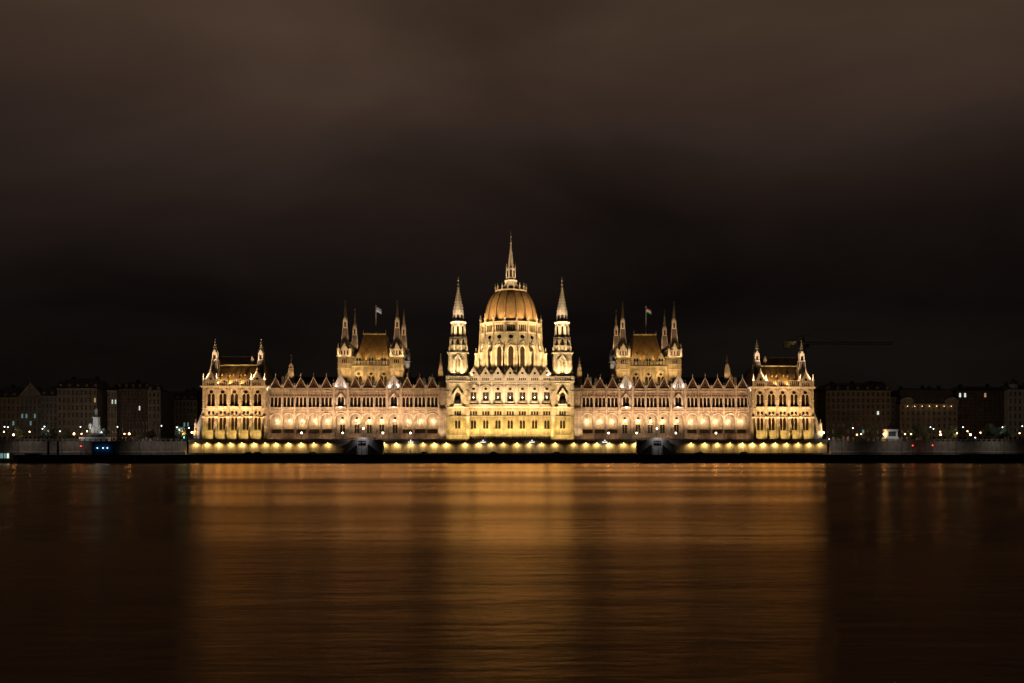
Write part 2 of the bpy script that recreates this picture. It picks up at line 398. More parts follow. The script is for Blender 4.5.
WB=[234.2,221.5,208.9,196.2,183.5,169.2,154.7,142.2,129.7,116.2,102.7,90.2,77.7]
WB=[o*(1-.006*o/275) for o in WB]
BIG=(5,9)
def wing(sg):
    S=Sec('arcaded_wing'); F=front(0); k=.43
    cs=[o*k*sg for o in WB]
    x_out=sg*241.6*k; x_in=sg*62*k
    xl,xr=min(x_out,x_in),max(x_out,x_in)
    zf=Z(436.5); zs=Z(419); zarc=[]; holes=[]; zt=Z(389)
    # arcade openings and the range of tall windows over them
    rear=[]; Fb=Fr((0,4.2))
    for i,c in enumerate(cs):
        w=4.5 if i not in BIG else 4.2
        holes.append(arch(c,zf+1.25,zs,w,'round',12))
        if i in BIG:
            holes+=S.win([arch(c+o,Z(407.3),Z(398.8),1.05,'pointed') for o in (-.68,.68)],F,.5)
        else:
            holes+=S.win([arch(c+o,Z(407.6),Z(399.2),1.0,'pointed') for o in (-1.62,0,1.62)],F,.5)
        # rear wall of the loggia
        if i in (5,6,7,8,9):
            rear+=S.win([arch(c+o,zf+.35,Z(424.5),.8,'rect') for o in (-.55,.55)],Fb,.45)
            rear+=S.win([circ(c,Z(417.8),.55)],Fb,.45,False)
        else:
            m=S.kid('parapet_shade_band'); m.fbox(Fb,c-2.5,c+2.5,-.25,-.003,zf+.1,zf+3.1,BRICK)  # dark band put in as the parapet's shade on the rear wall
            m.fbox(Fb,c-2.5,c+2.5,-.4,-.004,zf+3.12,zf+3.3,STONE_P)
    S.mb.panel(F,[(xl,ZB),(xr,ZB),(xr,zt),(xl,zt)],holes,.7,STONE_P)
    S.mb.panel(Fb,[(xl,zf),(xr,zf),(xr,Z(410)),(xl,Z(410))],rear,.5,STONE_P,False)
    S.mb.box(xl,xr,.72,4.19,zf-.3,zf,STONE_P)              # loggia floor
    S.mb.box(xl,xr,.72,4.19,Z(410.6),Z(410.2),STONE_P)      # loggia ceiling
    S.mb.box(xl,xr,12.5,13.0,ZB,zt,STONE_P)
    # horizontal mouldings
    for py,t,dp in ((409.2,.4,.85),(411,.22,.3),(388.9,.5,.95),(391,.22,.4),(434.0,.3,.45),(438.2,.5,.5)):
        S.mb.fbox(F,xl,xr,-dp,-.003,Z(py)-t/2,Z(py)+t/2,STONE_P)
    # corbel-arch frieze and window hoods (tiny pointed blind arches)
    for i,c in enumerate(cs):
        if i in BIG: continue
        for o in (-1.62,0,1.62):
            S.mb.band(F,arc(c+o,Z(399.0),.66,'pointed',6),.2,-.3,-.003,STONE_P)
        for j in range(8):
            a=c-2.3+.66*j; S.mb.band(F,arc(a,Z(394.6),.26,'pointed',4),.12,-.22,-.003,STONE_P)
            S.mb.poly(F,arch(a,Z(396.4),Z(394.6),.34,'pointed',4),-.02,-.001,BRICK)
        for o in (-2.43,-.81,.81,2.43):
            S.mb.fbox(F,c+o-.16,c+o+.16,-.34,-.004,Z(407.9),Z(398.4),STONE_W)
    # balcony balustrade
    for i,c in enumerate(cs):
        m=S.kid('balcony_rail'); balus(m,F,c-2.35,c+2.35,Z(409)+.2,Z(407.3),-.85,STONE_P,.6)
    # arch mouldings, parapets of the loggia
    for i,c in enumerate(cs):
        w=4.5 if i not in BIG else 4.2
        m=S.kid('arch_moulding')
        m.band(F,arc(c,zs,w/2+.02,'round',14),.36,-.38,-.004,STONE_W)
        for e in (-1,1):
            m.tube(F.p(c+e*(w/2+.22),zf+1.2,-.14),F.p(c+e*(w/2+.22),zs,-.14),.2,.2,6,STONE_W)
        balus(m,F,c-w/2+.02,c+w/2-.02,zf+.35,zf+1.45,.2,STONE_P,.5)
    # pilasters and pinnacles on the bay lines
    lines=[]
    for i in range(len(cs)-1): lines.append((cs[i]+cs[i+1])/2)
    lines.append(cs[-1]-sg*6.4*k); lines.insert(0,cs[0]+sg*5.9*k)
    for j,a in enumerate(lines):
        big = (j in (5,6,9,10)); w=.62 if big else .3
        m=S.kid('pilaster')
        m.fbox(F,a-w,a+w,-.5 if big else -.36,-.003,ZB,Z(410.2),STONE_P)
        m.fbox(F,a-w*.75,a+w*.75,-.52 if big else -.42,-.003,Z(407.5),zt-.3,STONE_P)
        m=S.kid('pinnacle'); pinn(m,a,-.62,zt+.25,Z(380 if big else 383.5)-zt,.62 if big else .46)
        m.sq(a,-.6,Z(411.8),Z(404),.27,.16,STONE_W)
    # gables
    for i,c in enumerate(cs):
        m=S.kid('gable')
        if i in BIG:
            Fg=Fr((0,-.85)); h=Z(374.2)-zt-.2
            m.panel(Fg,[(c-3.0,zt+.2),(c+3.0,zt+.2),(c,zt+.2+h)],[arch(c+o,zt+.7,zt+q,.42,'pointed',4) for o,q in ((-1.35,1.7),(-.68,2.9),(0,3.6),(.68,2.9),(1.35,1.7))],.3,STONE_W)
            m.poly(Fg,[(c-2.9,zt+.2),(c+2.9,zt+.2),(c,zt+h)],.31,.6,STONE)
            m.band(Fg,[(c+3.2,zt+.1),(c,zt+.3+h),(c-3.2,zt+.1)],.34,-.25,.7,STONE_W)
            m.sq(c,-.3,zt+h,zt+h+1.7,.22,.08,STONE_W)
            m.band(F,[(c+1.75,Z(399.5)),(c,Z(393.8)),(c-1.75,Z(399.5))],.34,-.75,-.004,STONE_W)
            for e in (-1,1): m.fbox(F,c+e*1.65-.25,c+e*1.65+.25,-.7,-.004,Z(407.8),Z(399.3),STONE_W)
            m.fbox(F,c-2.1,c+2.1,-1.1,-.9,Z(409)+.2,Z(407)+.1,STONE_W)
        else:
            gable(m,Fr((0,-.65)),c,zt+.25,4.3,Z(378.0)-zt-.25,0,.35,BRICK,STONE_W,1.8)
            m.poly(Fr((0,-.65)),circ(c,zt+1.7,.5,8),-.03,-.004,GLASS)
        # saddle roof tying the gable to the main slope
        w=2.0; h=Z(379.4)-zt
        m.add([(c-w,-.28,zt+.26),(c+w,-.28,zt+.26),(c,-.28,zt+h),(c-w,4.5,zt+.2),(c+w,4.5,zt+.2),(c,3.2,zt+h)],[(0,2,5,3),(1,4,5,2),(0,1,2),(3,5,4)],SLATE)
    m=S.kid('parapet'); m.fbox(F,xl,xr,-.1,.2,zt+.25,zt+.75,STONE_P)
    m=S.kid('roof'); zr=Z(386,7)
    m.add([(xl,.9,zt),(xr,.9,zt),(xr,7,zr),(xl,7,zr),(xr,13,zt),(xl,13,zt)],[(0,1,2,3),(3,2,4,5),(0,3,5),(1,4,2)],SLATE)
    m.box(xl,xr,6.8,7.2,zr,zr+.2,STONE)
    S.done()
    # corners beside the river tower and the pavilion
    spot((sg*XO(69.5),-4.5,ZB+.5),(sg*XO(66.5),0,Z(425)),1300,(1,.72,.40),80,.9,.2)
    spot((sg*XO(69.5),-6.5,ZB+.5),(sg*XO(66.5),0,Z(400)),4200,PINK,60,.9,.2)
    spot((sg*XO(239),-3.2,Z(392)),(sg*XO(241),-1,Z(380)),420,(1,.95,.9),80,.9,.1)
    # low wash along the plinth of the arcade
    for i in range(0,len(cs),2): spot((cs[i],-5.5,ZB+.4),(cs[i],0,ZB+1.6),260,(1,.56,.28),120,.9,.2)
    # loggia lamps
    for i,c in enumerate(cs):
        spot((c,2.75,Z(421.6)),(c,4.2,Z(422.0)),250,(1,.66,.32),168,.35,.25,'lamp_light')
        ARC.append((sg,i,c,2.3,Z(420.6)))
    # row of floods on the terrace edge
    for i in range(len(cs)-1):
        a=(cs[i]+cs[i+1])/2
        spot((a,-9.5,ZB+.5),(a,0,Z(397)),7600,PINK,78,.9,.25)
    for i in BIG:
        for e in (-1,1): spot((cs[i]+e*2.2,-1.6,zt+.4),(cs[i]+e*.4,-.4,zt+3),150,(.95,.93,1),110,.8,.1)
        spot((cs[i],-1.4,Z(408)),(cs[i],0,Z(399)),160,WHI,110,.8,.1)

CEL=[]
def central():
    S=Sec('central_block'); yF=-4.0; F=front(yF); k=K(yF); zz=lambda py: Z(py,yF); bw=12.22*k; hw=43.5*k
    zb,zt=ZB,zz(381.4); holes=[]
    bays=[bw*i for i in range(-3,4)]
    for b in bays:
        holes+=S.win([arch(b+o,zz(428.6),zz(421.8),.86,'pointed',5) for o in (-.62,.62)],F)
        holes+=S.win([arch(b+o,zz(415.2),zz(411.2),.72,'rect') for o in (-1.12,0,1.12)],F)
        holes+=S.win([arch(b+o,zz(400.5 if abs(b)>.1 else 402),zz(392.2),1.05,'rect') for o in (-.66,.66)]+[circ(b,zz(388.8),.6)],F)
        holes+=S.win([arch(b+o,zz(438.2),zz(436.6),.6,'rect') for o in (-1,0,1)],F)
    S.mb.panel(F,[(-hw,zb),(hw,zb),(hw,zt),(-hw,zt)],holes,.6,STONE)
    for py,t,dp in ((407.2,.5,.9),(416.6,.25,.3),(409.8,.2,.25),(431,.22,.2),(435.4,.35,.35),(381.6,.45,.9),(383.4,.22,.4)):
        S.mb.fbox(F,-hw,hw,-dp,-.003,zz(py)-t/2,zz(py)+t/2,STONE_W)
    for b in bays:
        S.mb.band(F,arc(b,zz(390.3),2.1,'round',12),.34,-.42,-.004,STONE_W)
        S.mb.band(F,arc(b,zz(390.3),1.45,'round',10),.14,-.2,-.003,STONE_W)
        for o in (-2.28,2.28): S.mb.fbox(F,b+o-.17,b+o+.17,-.4,-.005,zz(405.8),zz(390.3),STONE_W)
        S.mb.fbox(F,b-1.4,b+1.4,-.6,-.004,zz(402.4)-.12,zz(402)+.1,STONE_W)
        S.mb.fbox(F,b-1.7,b+1.7,-.22,-.004,zz(430.0)-.1,zz(429.4)+.1,STONE_W)
        S.mb.band(F,[(b+1.7,zz(420)),(b+1.2,zz(418.6)),(b-1.2,zz(418.6)),(b-1.7,zz(420))],.15,-.2,-.003,STONE_W)
        m=S.kid('balustrade'); balus(m,F,b-2.3,b+2.3,zz(407)+.22,zz(404.6),-.85,STONE_W,.6)
        m=S.kid('gable')
        Fg=Fr((0,yF-.86)); w=4.6; pk=zz(367.6)
        m.panel(Fg,[(b-w/2,zt+.3),(b+w/2,zt+.3),(b+w/2,zt+1.9),(b,pk),(b-w/2,zt+1.9)],[circ(b,zz(373.2),.55)]+[arch(b+o,zt+.45,zt+1.4,.5,'rect') for o in (-1.2,-.4,.4,1.2)],.5,STONE_W)
        m.poly(Fg,circ(b,zz(373.2),.62),.4,.48,GLASS); m.fbox(Fg,b-1.7,b+1.7,.4,.46,zt+.35,zt+1.5,GLASS)
        m.band(Fg,[(b+w/2+.1,zt+1.8),(b,pk+.05),(b-w/2-.1,zt+1.8)],.26,-.2,.6,STONE_W)
        m.sq(b,yF-.2,pk,pk+1.5,.2,.07,STONE_W)
        m.add([(b-w/2,yF+.06,zt+1.8),(b+w/2,yF+.06,zt+1.8),(b,yF+.06,pk-.1),(b-w/2,yF+7,zt+1.8),(b+w/2,yF+7,zt+1.8),(b,yF+7,pk-.1)],[(0,2,5,3),(1,4,5,2),(0,1,2),(3,5,4)],SLATE)
    for i in range(8):
        a=bw*(i-3.5); m=S.kid('pilaster')
        m.fbox(F,a-.24,a+.24,-.3,-.004,zz(434.8),zz(408.0),STONE); m.fbox(F,a-.28,a+.28,-.46,-.004,zz(405),zt-.2,STONE_W)
        m=S.kid('pinnacle'); pinn(m,a,yF-.62,zt+.25,zz(370.5)-zt,.6)
    m=S.kid('roof'); zr=Z(372,3)
    m.add([(-hw,yF+.8,zt),(hw,yF+.8,zt),(hw,5,zr-2),(-hw,5,zr-2),(hw,14,zt),(-hw,14,zt)],[(0,1,2,3),(3,2,4,5)],SLATE)
    m=S.kid('hall_wing'); m.box(-hw-2,hw+2,8,48,ZB,Z(386,8),STONE)
    S.done()
    for b in bays:
        spot((b,yF-1.3,zz(396.6)),(b,yF,zz(396.6)),170,(1,.74,.42),160,.4,.2,'lamp_light'); CEL.append((b,yF-.9,zz(397.6)))
        spot((b,yF-6.5,zb+.4),(b,yF,zz(420)),3500,YEL,96,.9,.2)
        spot((b,yF-8.2,zb+.4),(b,yF,zz(384)),17000,(1,.61,.27),50,.9,.2)
    for i in range(3):
        b=bw*2*(i-1); spot((b,yF-8.5,zb+.5),(b,yF,zz(374)),12000,WHI,36,.9,.2)

def river_tower(sg):
    S=Sec('river_tower'); yF=-7.0; F=front(yF); k=K(yF); zz=lambda py: Z(py,yF+1 if py>345 else yF+4); x=sg*XO(52.4,yF); hw=10.2*k; yc=yF+hw
    z1=zz(381.4); holes=[]
    faces=[Fr((x,yF),(1,0),(0,1)),Fr((x-hw,yc),(0,1),(1,0)),Fr((x+hw,yc),(0,1),(-1,0)),Fr((x,yc+hw),(1,0),(0,-1))]
    for i,G in enumerate(faces):
        hs=[]
        if i<3:
            hs+=S.win([arch(o,zz(428.6),zz(421.8),.8,'pointed',5) for o in (-.62,.62)],G)
            hs+=S.win([arch(o,zz(415.2),zz(411.2),.66,'rect') for o in (-1.0,0,1.0)],G)
            hs+=S.win([arch(0,zz(405.6),zz(396.2),2.0,'pointed',8)],G)
        S.mb.panel(G,[(-hw+(.0 if i in(0,3) else .001),ZB),(hw-(.0 if i in(0,3) else .001),ZB),(hw,z1),(-hw,z1)],hs,.6,STONE,False)
        G2=G
        for py,t,dp in ((381.4,.5,.8),(383.6,.25,.35),(407.4,.4,.55),(416.6,.25,.3),(435.4,.35,.4)):
            S.mb.fbox(G,-hw-dp+.02*i,hw+dp-.02*i,-dp,-.003,zz(py)-t/2+.004*i,zz(py)+t/2+.004*i,STONE_W)
        if i<3:
            S.mb.band(G,[(1.9,zz(396)),(0,zz(388.5)),(-1.9,zz(396))],.34,-.6,-.004,STONE_W)
            for o in (-1.75,1.75): S.mb.fbox(G,o-.22,o+.22,-.5,-.005,zz(406),zz(395.6),STONE_W)
            balus(S.mb,G,-1.9,1.9,zz(407)+.1,zz(404.2),-1.0,STONE_W,.5)
        # balustrade arcade on top of the shaft
        hs=[arch(o*1.05,z1+.5,z1+1.4,.62,'pointed',4) for o in (-3,-2,-1,0,1,2,3)]
        m=S.kid('parapet'); m.panel(Fr((G.O[0]-G.n[0]*.7,G.O[1]-G.n[1]*.7),G.u,G.n),[(-hw-.69,z1+.28),(hw+.69,z1+.28),(hw+.69,zz(376.4)),(-hw-.69,zz(376.4))],hs,.3,STONE_W)
    # corner buttresses
    for a,b in ((-1,-1),(1,-1),(-1,1),(1,1)):
        m=S.kid('buttress'); m.sq(x+a*(hw-.25),yc+b*(hw-.25),ZB,z1+.2,.75,.62,STONE)
        m.sq(x+a*(hw-.25),yc+b*(hw-.25),zz(418),zz(416.4),.9,.8,STONE_W); m.sq(x+a*(hw-.25),yc+b*(hw-.25),zz(392),zz(391),.85,.8,STONE_W)
        m=S.kid('pinnacle'); pinn(m,x+a*(hw-.3),yc+b*(hw-.3),z1+.3,zz(366)-z1,.85)
    # square stage with tall niches 376..352
    m=S.kid('belfry_stage'); h=9.0*k
    for i,(u,n) in enumerate((((1,0),(0,1)),((0,1),(1,0)),((0,1),(-1,0)),((1,0),(0,-1)))):
        O=(x-n[0]*h,yc-n[1]*h); G=Fr(O,u,n)
        m.panel(G,[(-h+.01,z1+.3),(h-.01,z1+.3),(h-.01,zz(353)),(-h+.01,zz(353))],[arch(0,zz(375),zz(361),1.9,'pointed',8)]+[arch(o,zz(372),zz(362),.55,'pointed',4) for o in (-2.5,2.5)],.7,STONE,False)
        m.fbox(G,-3.2,3.2,.72,.8,zz(376),zz(357),STONE)
        m.fbox(G,-.12,.12,.3,.5,zz(375),zz(358),STONE_W)
        for o in (-1.5,1.5): m.fbox(G,o-.2,o+.2,-.35,-.004,zz(375),zz(361),STONE_W)
        m.band(G,[(1.9,zz(361.5)),(0,zz(355)),(-1.9,zz(361.5))],.3,-.45,-.004,STONE_W)
        m.fbox(G,-h-.75+.03*i,h+.75-.03*i,-.75,-.003,zz(352.9)-.25+.005*i,zz(352.9)+.25+.005*i,STONE_W)
    # octagonal, stepping in
    m=S.kid('octagonal_stage'); r8=lambda w: w/math.cos(PI/8)
    q=PI/8
    m.prism(x,yc,zz(352.4),zz(349.2),r8(h*.98),r8(h*.98),8,q,STONE)
    for i in range(16):
        a=2*PI*i/16; m.box(x+math.cos(a)*h-.28,x+math.cos(a)*h+.28,yc+math.sin(a)*h-.28,yc+math.sin(a)*h+.28,zz(349.8),zz(346.2),STONE_W)
    m.prism(x,yc,zz(349.2),zz(338.4),r8(h*.86),r8(h*.74),8,q,STONE)
    m.prism(x,yc,zz(346.2),zz(345.2),r8(h*.98),r8(h*.98),8,q,STONE_W,)
    for i in range(8): # gablets and niches round the eight faces
        a=2*PI*i/8; c,s_=math.cos(a),math.sin(a); G=Fr((x+c*h*.86,yc+s_*h*.86),(-s_,c),(-c,-s_))
        m.poly(G,arch(0,zz(345),zz(341),1.1,'pointed',4),-.02,.05,GLASS)
        m.band(G,[(1.35,zz(343.5)),(0,zz(338.6)),(-1.35,zz(343.5))],.26,-.3,.4,STONE_W)
        b=a+q; m.sq(x+math.cos(b)*h*.98,yc+math.sin(b)*h*.98,zz(346),zz(341),.24,.2,STONE_W); m.sq(x+math.cos(b)*h*.98,yc+math.sin(b)*h*.98,zz(341),zz(336.5),.26,.03,STONE_W)
    m.prism(x,yc,zz(338.5),zz(337.6),r8(h*.88),r8(h*.88),8,q,STONE_W)
    m=S.kid('upper_stage'); h2=7.3*k
    m.prism(x,yc,zz(337.6),zz(323.6),r8(h2*.86),r8(h2*.82),8,q,STONE)
    for i in range(8):
        a=2*PI*i/8; c,s_=math.cos(a),math.sin(a); G=Fr((x+c*h2*.86,yc+s_*h2*.86),(-s_,c),(-c,-s_))
        m.poly(G,arch(0,zz(336.5),zz(328.5),.95,'pointed',5),-.02,.1,GLASS)
        for o in (-.66,.66): m.fbox(G,o-.13,o+.13,-.25,.05,zz(337),zz(328),STONE_W)
        m.band(G,[(.95,zz(329)),(0,zz(324.5)),(-.95,zz(329))],.22,-.25,.2,STONE_W)
        b=a+q; m.sq(x+math.cos(b)*h2*1.0,yc+math.sin(b)*h2*1.0,zz(337.6),zz(330),.22,.17,STONE_W); m.sq(x+math.cos(b)*h2,yc+math.sin(b)*h2,zz(330),zz(325),.22,.03,STONE_W)
    m.prism(x,yc,zz(323.6),zz(322.3),r8(h2*1.02),r8(h2*1.06),8,q,STONE_W)
    m=S.kid('lantern'); h3=5.3*k
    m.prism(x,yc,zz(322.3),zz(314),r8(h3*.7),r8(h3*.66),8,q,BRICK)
    m.prism(x,yc,zz(322.3),zz(319.6),r8(h3*.96),r8(h3*.9),8,q,STONE)
    for i in range(8):
        a=2*PI*i/8+q; m.sq(x+math.cos(a)*h3*1.0,yc+math.sin(a)*h3*1.0,zz(322.3),zz(315),.2,.17,STONE_W); m.sq(x+math.cos(a)*h3,yc+math.sin(a)*h3,zz(315),zz(311),.24,.03,STONE_W)
        a=2*PI*i/8; c,s_=math.cos(a),math.sin(a); G=Fr((x+c*h3*.9,yc+s_*h3*.9),(-s_,c),(-c,-s_)); m.band(G,[(.85,zz(317)),(0,zz(312)),(-.85,zz(317))],.2,-.12,.25,STONE_W)
    m.prism(x,yc,zz(315),zz(313.8),r8(h3*.88),r8(h3*.88),8,q,STONE_W)
    m=S.kid('spire'); crock(m,x,yc,zz(313.8),zz(285),5.4*k,STONE_W,8,1.15,.3)
    for py,w in ((288,.62),(284.5,.5)): m.prism(x,yc,zz(py)-.2,zz(py)+.25,w,w*.6,8,0,STONE_W)
    m.tube((x,yc,zz(285)),(x,yc,zz(277)),.13,.05,6,STONE_W); m.ball((x,yc,zz(280.6)),.32,STONE_W,6,4)
    S.done()
    # lights: terrace floods for the shaft, ledge floods for each stage
    for e in (-2.2,2.2):
        spot((x+e,yF-6,ZB+.5),(x+e*.6,yF,zz(415)),2300,YEL,80,.9,.2)
        spot((x+e,yF-7,ZB+.5),(x+e*.5,yF,zz(382)),14500,(1,.64,.29),46,.9,.2)
    for e in (-2.4,2.4): spot((x+e,yF-4.5,ZB+.4),(x+e,yF,zz(434)),750,YEL,110,.9,.2)
    spot((x,yF-7.5,ZB+.6),(x,yc-3,zz(350)),26000,(1,.73,.36),28,.8,.2)
    spot((x,yF-.9,zz(406)),(x,yF,zz(396)),220,WHI,110,.8,.1)
    for a,b in ((0,-1),(1,0),(-1,0)):
        for e in (-1,1):
            px_,py_=(b*e,a*e)
            def P3(r,z,t): return (x+a*r+px_*t,yc+b*r+py_*t,z)
            spot(P3(hw+2.2,zz(375.6),2.6),P3(h,zz(366),1.2),2200 if b else 500,(1,.68,.31),84,.8,.15)
            spot(P3(hw+1.7,zz(352.4),2.4),P3(2.8,zz(341),.6),750,(1,.66,.30),84,.8,.15)
            spot(P3(h2+2.2,zz(337),1.8),P3(2.2,zz(327),.5),480,(1,.66,.30),80,.8,.15)
            spot(P3(h2+1.6,zz(322),1.5),P3(.4,zz(306),.2),700,(1,.72,.44),60,.8,.1); spot(P3(h+3.4,zz(352)-.5,2),P3(.3,zz(293),.1),26000,(1,.66,.33),24,.7,.1)
    spot((x-sg*0,yF-10,ZB+1),(x,yc,zz(300)),26000,(1,.78,.46),12,.6,.2)

def dome():
    S=Sec('dome'); yc=30.0; k=K(yc); zz=lambda py: Z(py,yc if py<286 else (23.5 if py<300 else 17)); N=16; st=2*PI/N; off=PI/N
    Rv=30.2*k; ap=Rv*math.cos(PI/N)
    cxs=0.3
    V=lambda r,i: (cxs+r*math.cos(off+st*i), yc+r*math.sin(off+st*i))
    zd=zz(321.4)
    fl=Rv*math.sin(PI/N)   # half facet
    for i in range(N):
        a=st*i; c,s_=math.cos(a),math.sin(a)
        G=Fr((cxs+c*ap,yc+s_*ap),(-s_,c),(-c,-s_))
        vis = s_<.45
        hs=[]
        hs+=S.win([arch(o,zz(331),zz(324.4),.62,'rect') for o in (-1.35,-.45,.45,1.35)],G,.5,False)
        hs+=S.win([circ(0,zz(336.5),.92,12)],G,.5,False)
        hs+=S.win([arch(0,zz(370),zz(349.5),2.0,'pointed',8)],G,.5)
        S.mb.panel(G,[(-fl,zz(386)),(fl,zz(386)),(fl,zd),(-fl,zd)],hs,.6,STONE,False)
        S.mb.band(G,arc(0,zz(349.5),1.25,'pointed',8),.25,-.3,-.003,STONE_W)
        S.mb.band(G,[(1.8,zz(346.5)),(0,zz(341)),(-1.8,zz(346.5))],.22,-.3,-.004,STONE_W)
        for py,t,dp in ((321.6,.5,.55),(332.2,.3,.3),(323.4,.2,.25)):
            S.mb.fbox(G,-fl-dp*.19,fl+dp*.19,-dp,-.003,zz(py)-t/2,zz(py)+t/2,STONE_W)
        # outer ambulatory ring
        Ro=34.2*k; ao=Ro*math.cos(PI/N); G2=Fr((cxs+c*ao,yc+s_*ao),(-s_,c),(-c,-s_)); fo=Ro*math.sin(PI/N)
        S.mb.panel(G2,[(-fo,zz(388)),(fo,zz(388)),(fo,zz(374)),(-fo,zz(374))],S.win([arch(0,zz(384),zz(379),2.3,'round',8)],G2),.6,STONE,False)
        S.mb.fbox(G2,-fo,fo,-.4,.2,zz(374.2)-.2,zz(374.2)+.25,STONE_W)
        v0=V(Ro,i-1); v1=V(Ro,i); w0=V(Rv,i-1); w1=V(Rv,i)
        S.mb.add([(*v0,zz(374.2)),(*v1,zz(374.2)),(*w1,zz(371.5)),(*w0,zz(371.5))],[(0,1,2,3)],STONE)
        # flying buttress at the vertex and its pinnacles
        va=off+st*i; cc,ss=math.cos(va),math.sin(va)
        m=S.kid('buttress'); Fb=Fr((cxs-ss*-.4,yc-cc*.4),(cc,ss),(-ss,cc))
        Fb=Fr((cxs+ss*.32,yc-cc*.32),(cc,ss),(-ss,cc))
        m.poly(Fb,[(Rv-.3,zz(388)),(Ro+1.2,zz(388)),(Ro+1.2,zz(358)),(Ro+.1,zz(354)),(Rv+.9,zz(342)),(Rv+.55,zz(322)),(Rv-.3,zz(322))],0,.64,STONE)
        m=S.kid('pinnacle'); X,Y=cxs+cc*(Ro+.5),yc+ss*(Ro+.5); pinn(m,X,Y,zz(359),zz(345.5)-zz(359),.95)
        m=S.kid('pinnacle'); X,Y=cxs+cc*(Rv+.15),yc+ss*(Rv+.15); pinn(m,X,Y,zz(323),zz(312)-zz(323),.85)
    # the shell: sixteen slightly hollow webs between raised ribs
    m=S.kid('dome_shell'); Rd=26.3*k
    prof=[]
    zt=zz(290)
    for j in range(13):
        t=j/12; z=zd+(zt-zd)*t
        r=Rd*math.sqrt(max(0,1-(t*.83)**2.25))
        if j==0: r=Rd
        prof.append((r,z))
    vs=[]; fs=[]
    for r,z in prof:
        for i in range(N):
            x0,y0=V(r,i); vs.append((x0,y0,z)); a=off+st*(i+.5); rr=r*math.cos(PI/N)*1.012; vs.append((cxs+rr*math.cos(a),yc+rr*math.sin(a),z))
    n2=2*N
    for j in range(len(prof)-1):
        for i in range(n2): fs.append((j*n2+i,j*n2+(i+1)%n2,(j+1)*n2+(i+1)%n2,(j+1)*n2+i))
    fs.append(tuple(len(vs)-n2+i for i in range(n2)))
    m.add(vs,fs,COPPER)
    for i in range(N):
        m=S.kid('rib')
        for (r0,z0),(r1,z1) in zip(prof[:-1],prof[1:]): m.tube((*V(r0+.05,i),z0),(*V(r1+.05,i),z1),.2,.2,5,RIBM)
    rt=prof[-1][0]
    m=S.kid('gallery'); m.prism(cxs,yc,zz(290.4),zz(288.8),rt+.25,rt+.35,N,off,STONE_W)
    for i in range(N):
        X,Y=V(rt+.1,i); m2=S.kid('pinnacle'); pinn(m2,X,Y,zz(289),zz(284.5)-zz(289),.62)
    m.prism(cxs,yc,zz(289),zz(282),rt*.6,5.2*k,N,off,STONE)
    m.prism(cxs,yc,zz(282),zz(280.6),6.2*k,6.4*k,N,off,STONE_W)
    m=S.kid('lantern'); r=5.0*k
    m.prism(cxs,yc,zz(280.6),zz(277.5),r,r*.95,8,PI/8,STONE)
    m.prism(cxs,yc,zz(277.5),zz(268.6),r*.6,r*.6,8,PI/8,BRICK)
    for i in range(8):
        a=PI/8+PI/4*i; X,Y=cxs+r*.95*math.cos(a),yc+r*.95*math.sin(a); m.sq(X,Y,zz(277.8),zz(269),.24,.2,STONE_W); m.sq(X,Y,zz(269),zz(264),.26,.03,STONE_W)
    m.prism(cxs,yc,zz(270),zz(268.4),r*.95,r*.85,8,PI/8,STONE_W)
    m=S.kid('spire'); crock(m,cxs,yc,zz(268.4),zz(240),r*.62,STONE_W,8,1.4,.2)
    m.tube((cxs,yc,zz(243)),(cxs,yc,zz(231)),.16,.05,6,STONE_W); m.ball((cxs,yc,zz(243)),.42,STONE_W,8,5); m.ball((cxs,yc,zz(237)),.28,STONE_W,6,4)
    S.done()
    for i in range(9):
        a=PI+PI*i/8; c,s_=math.cos(a),math.sin(a)
        spot((cxs+c*(Rv+3.4),yc+s_*(Rv+3.4),zz(372.5)),(cxs+c*Rv,yc+s_*Rv,zz(346)),6000,(1,.67,.29),84,.8,.2)
        spot((cxs+c*(Rv+4.2),yc+s_*(Rv+4.2),zz(372)),(cxs+c*Rv,yc+s_*Rv,zz(330)),15000,(1,.67,.29),50,.8,.2)
        spot((cxs+c*(Rv+.2),yc+s_*(Rv+.2),zd+.7),(cxs+c*Rd*.8,yc+s_*Rd*.8,zz(300)),800,(1,.56,.2),90,.8,.15)
    for sg in (-1,1):   # long-throw floods on the river towers and the hall roofs
        spot((sg*27,0,zz(352)+1),(sg*3,yc-7,zz(308)),46000,(1,.60,.24),34,.7,.3)
        spot((sg*34,16,zz(372)+2),(sg*7,yc-2,zz(306)),40000,(1,.60,.24),34,.7,.3)
        spot((sg*27,0,zz(352)+1),(0,yc,zz(256)),38000,(1,.66,.36),15,.7,.2)
    for i in range(8):
        a=PI/8+PI/4*i; c,s_=math.cos(a),math.sin(a)
        spot((cxs+c*(rt+.1),yc+s_*(rt+.1),zz(288)+.4),(cxs,yc,zz(268)),900,(1,.68,.38),84,.7,.1)
RIBM = surf('dark_rib_metal',(.05,.03,.018),(.09,.055,.03),1,.6,0)

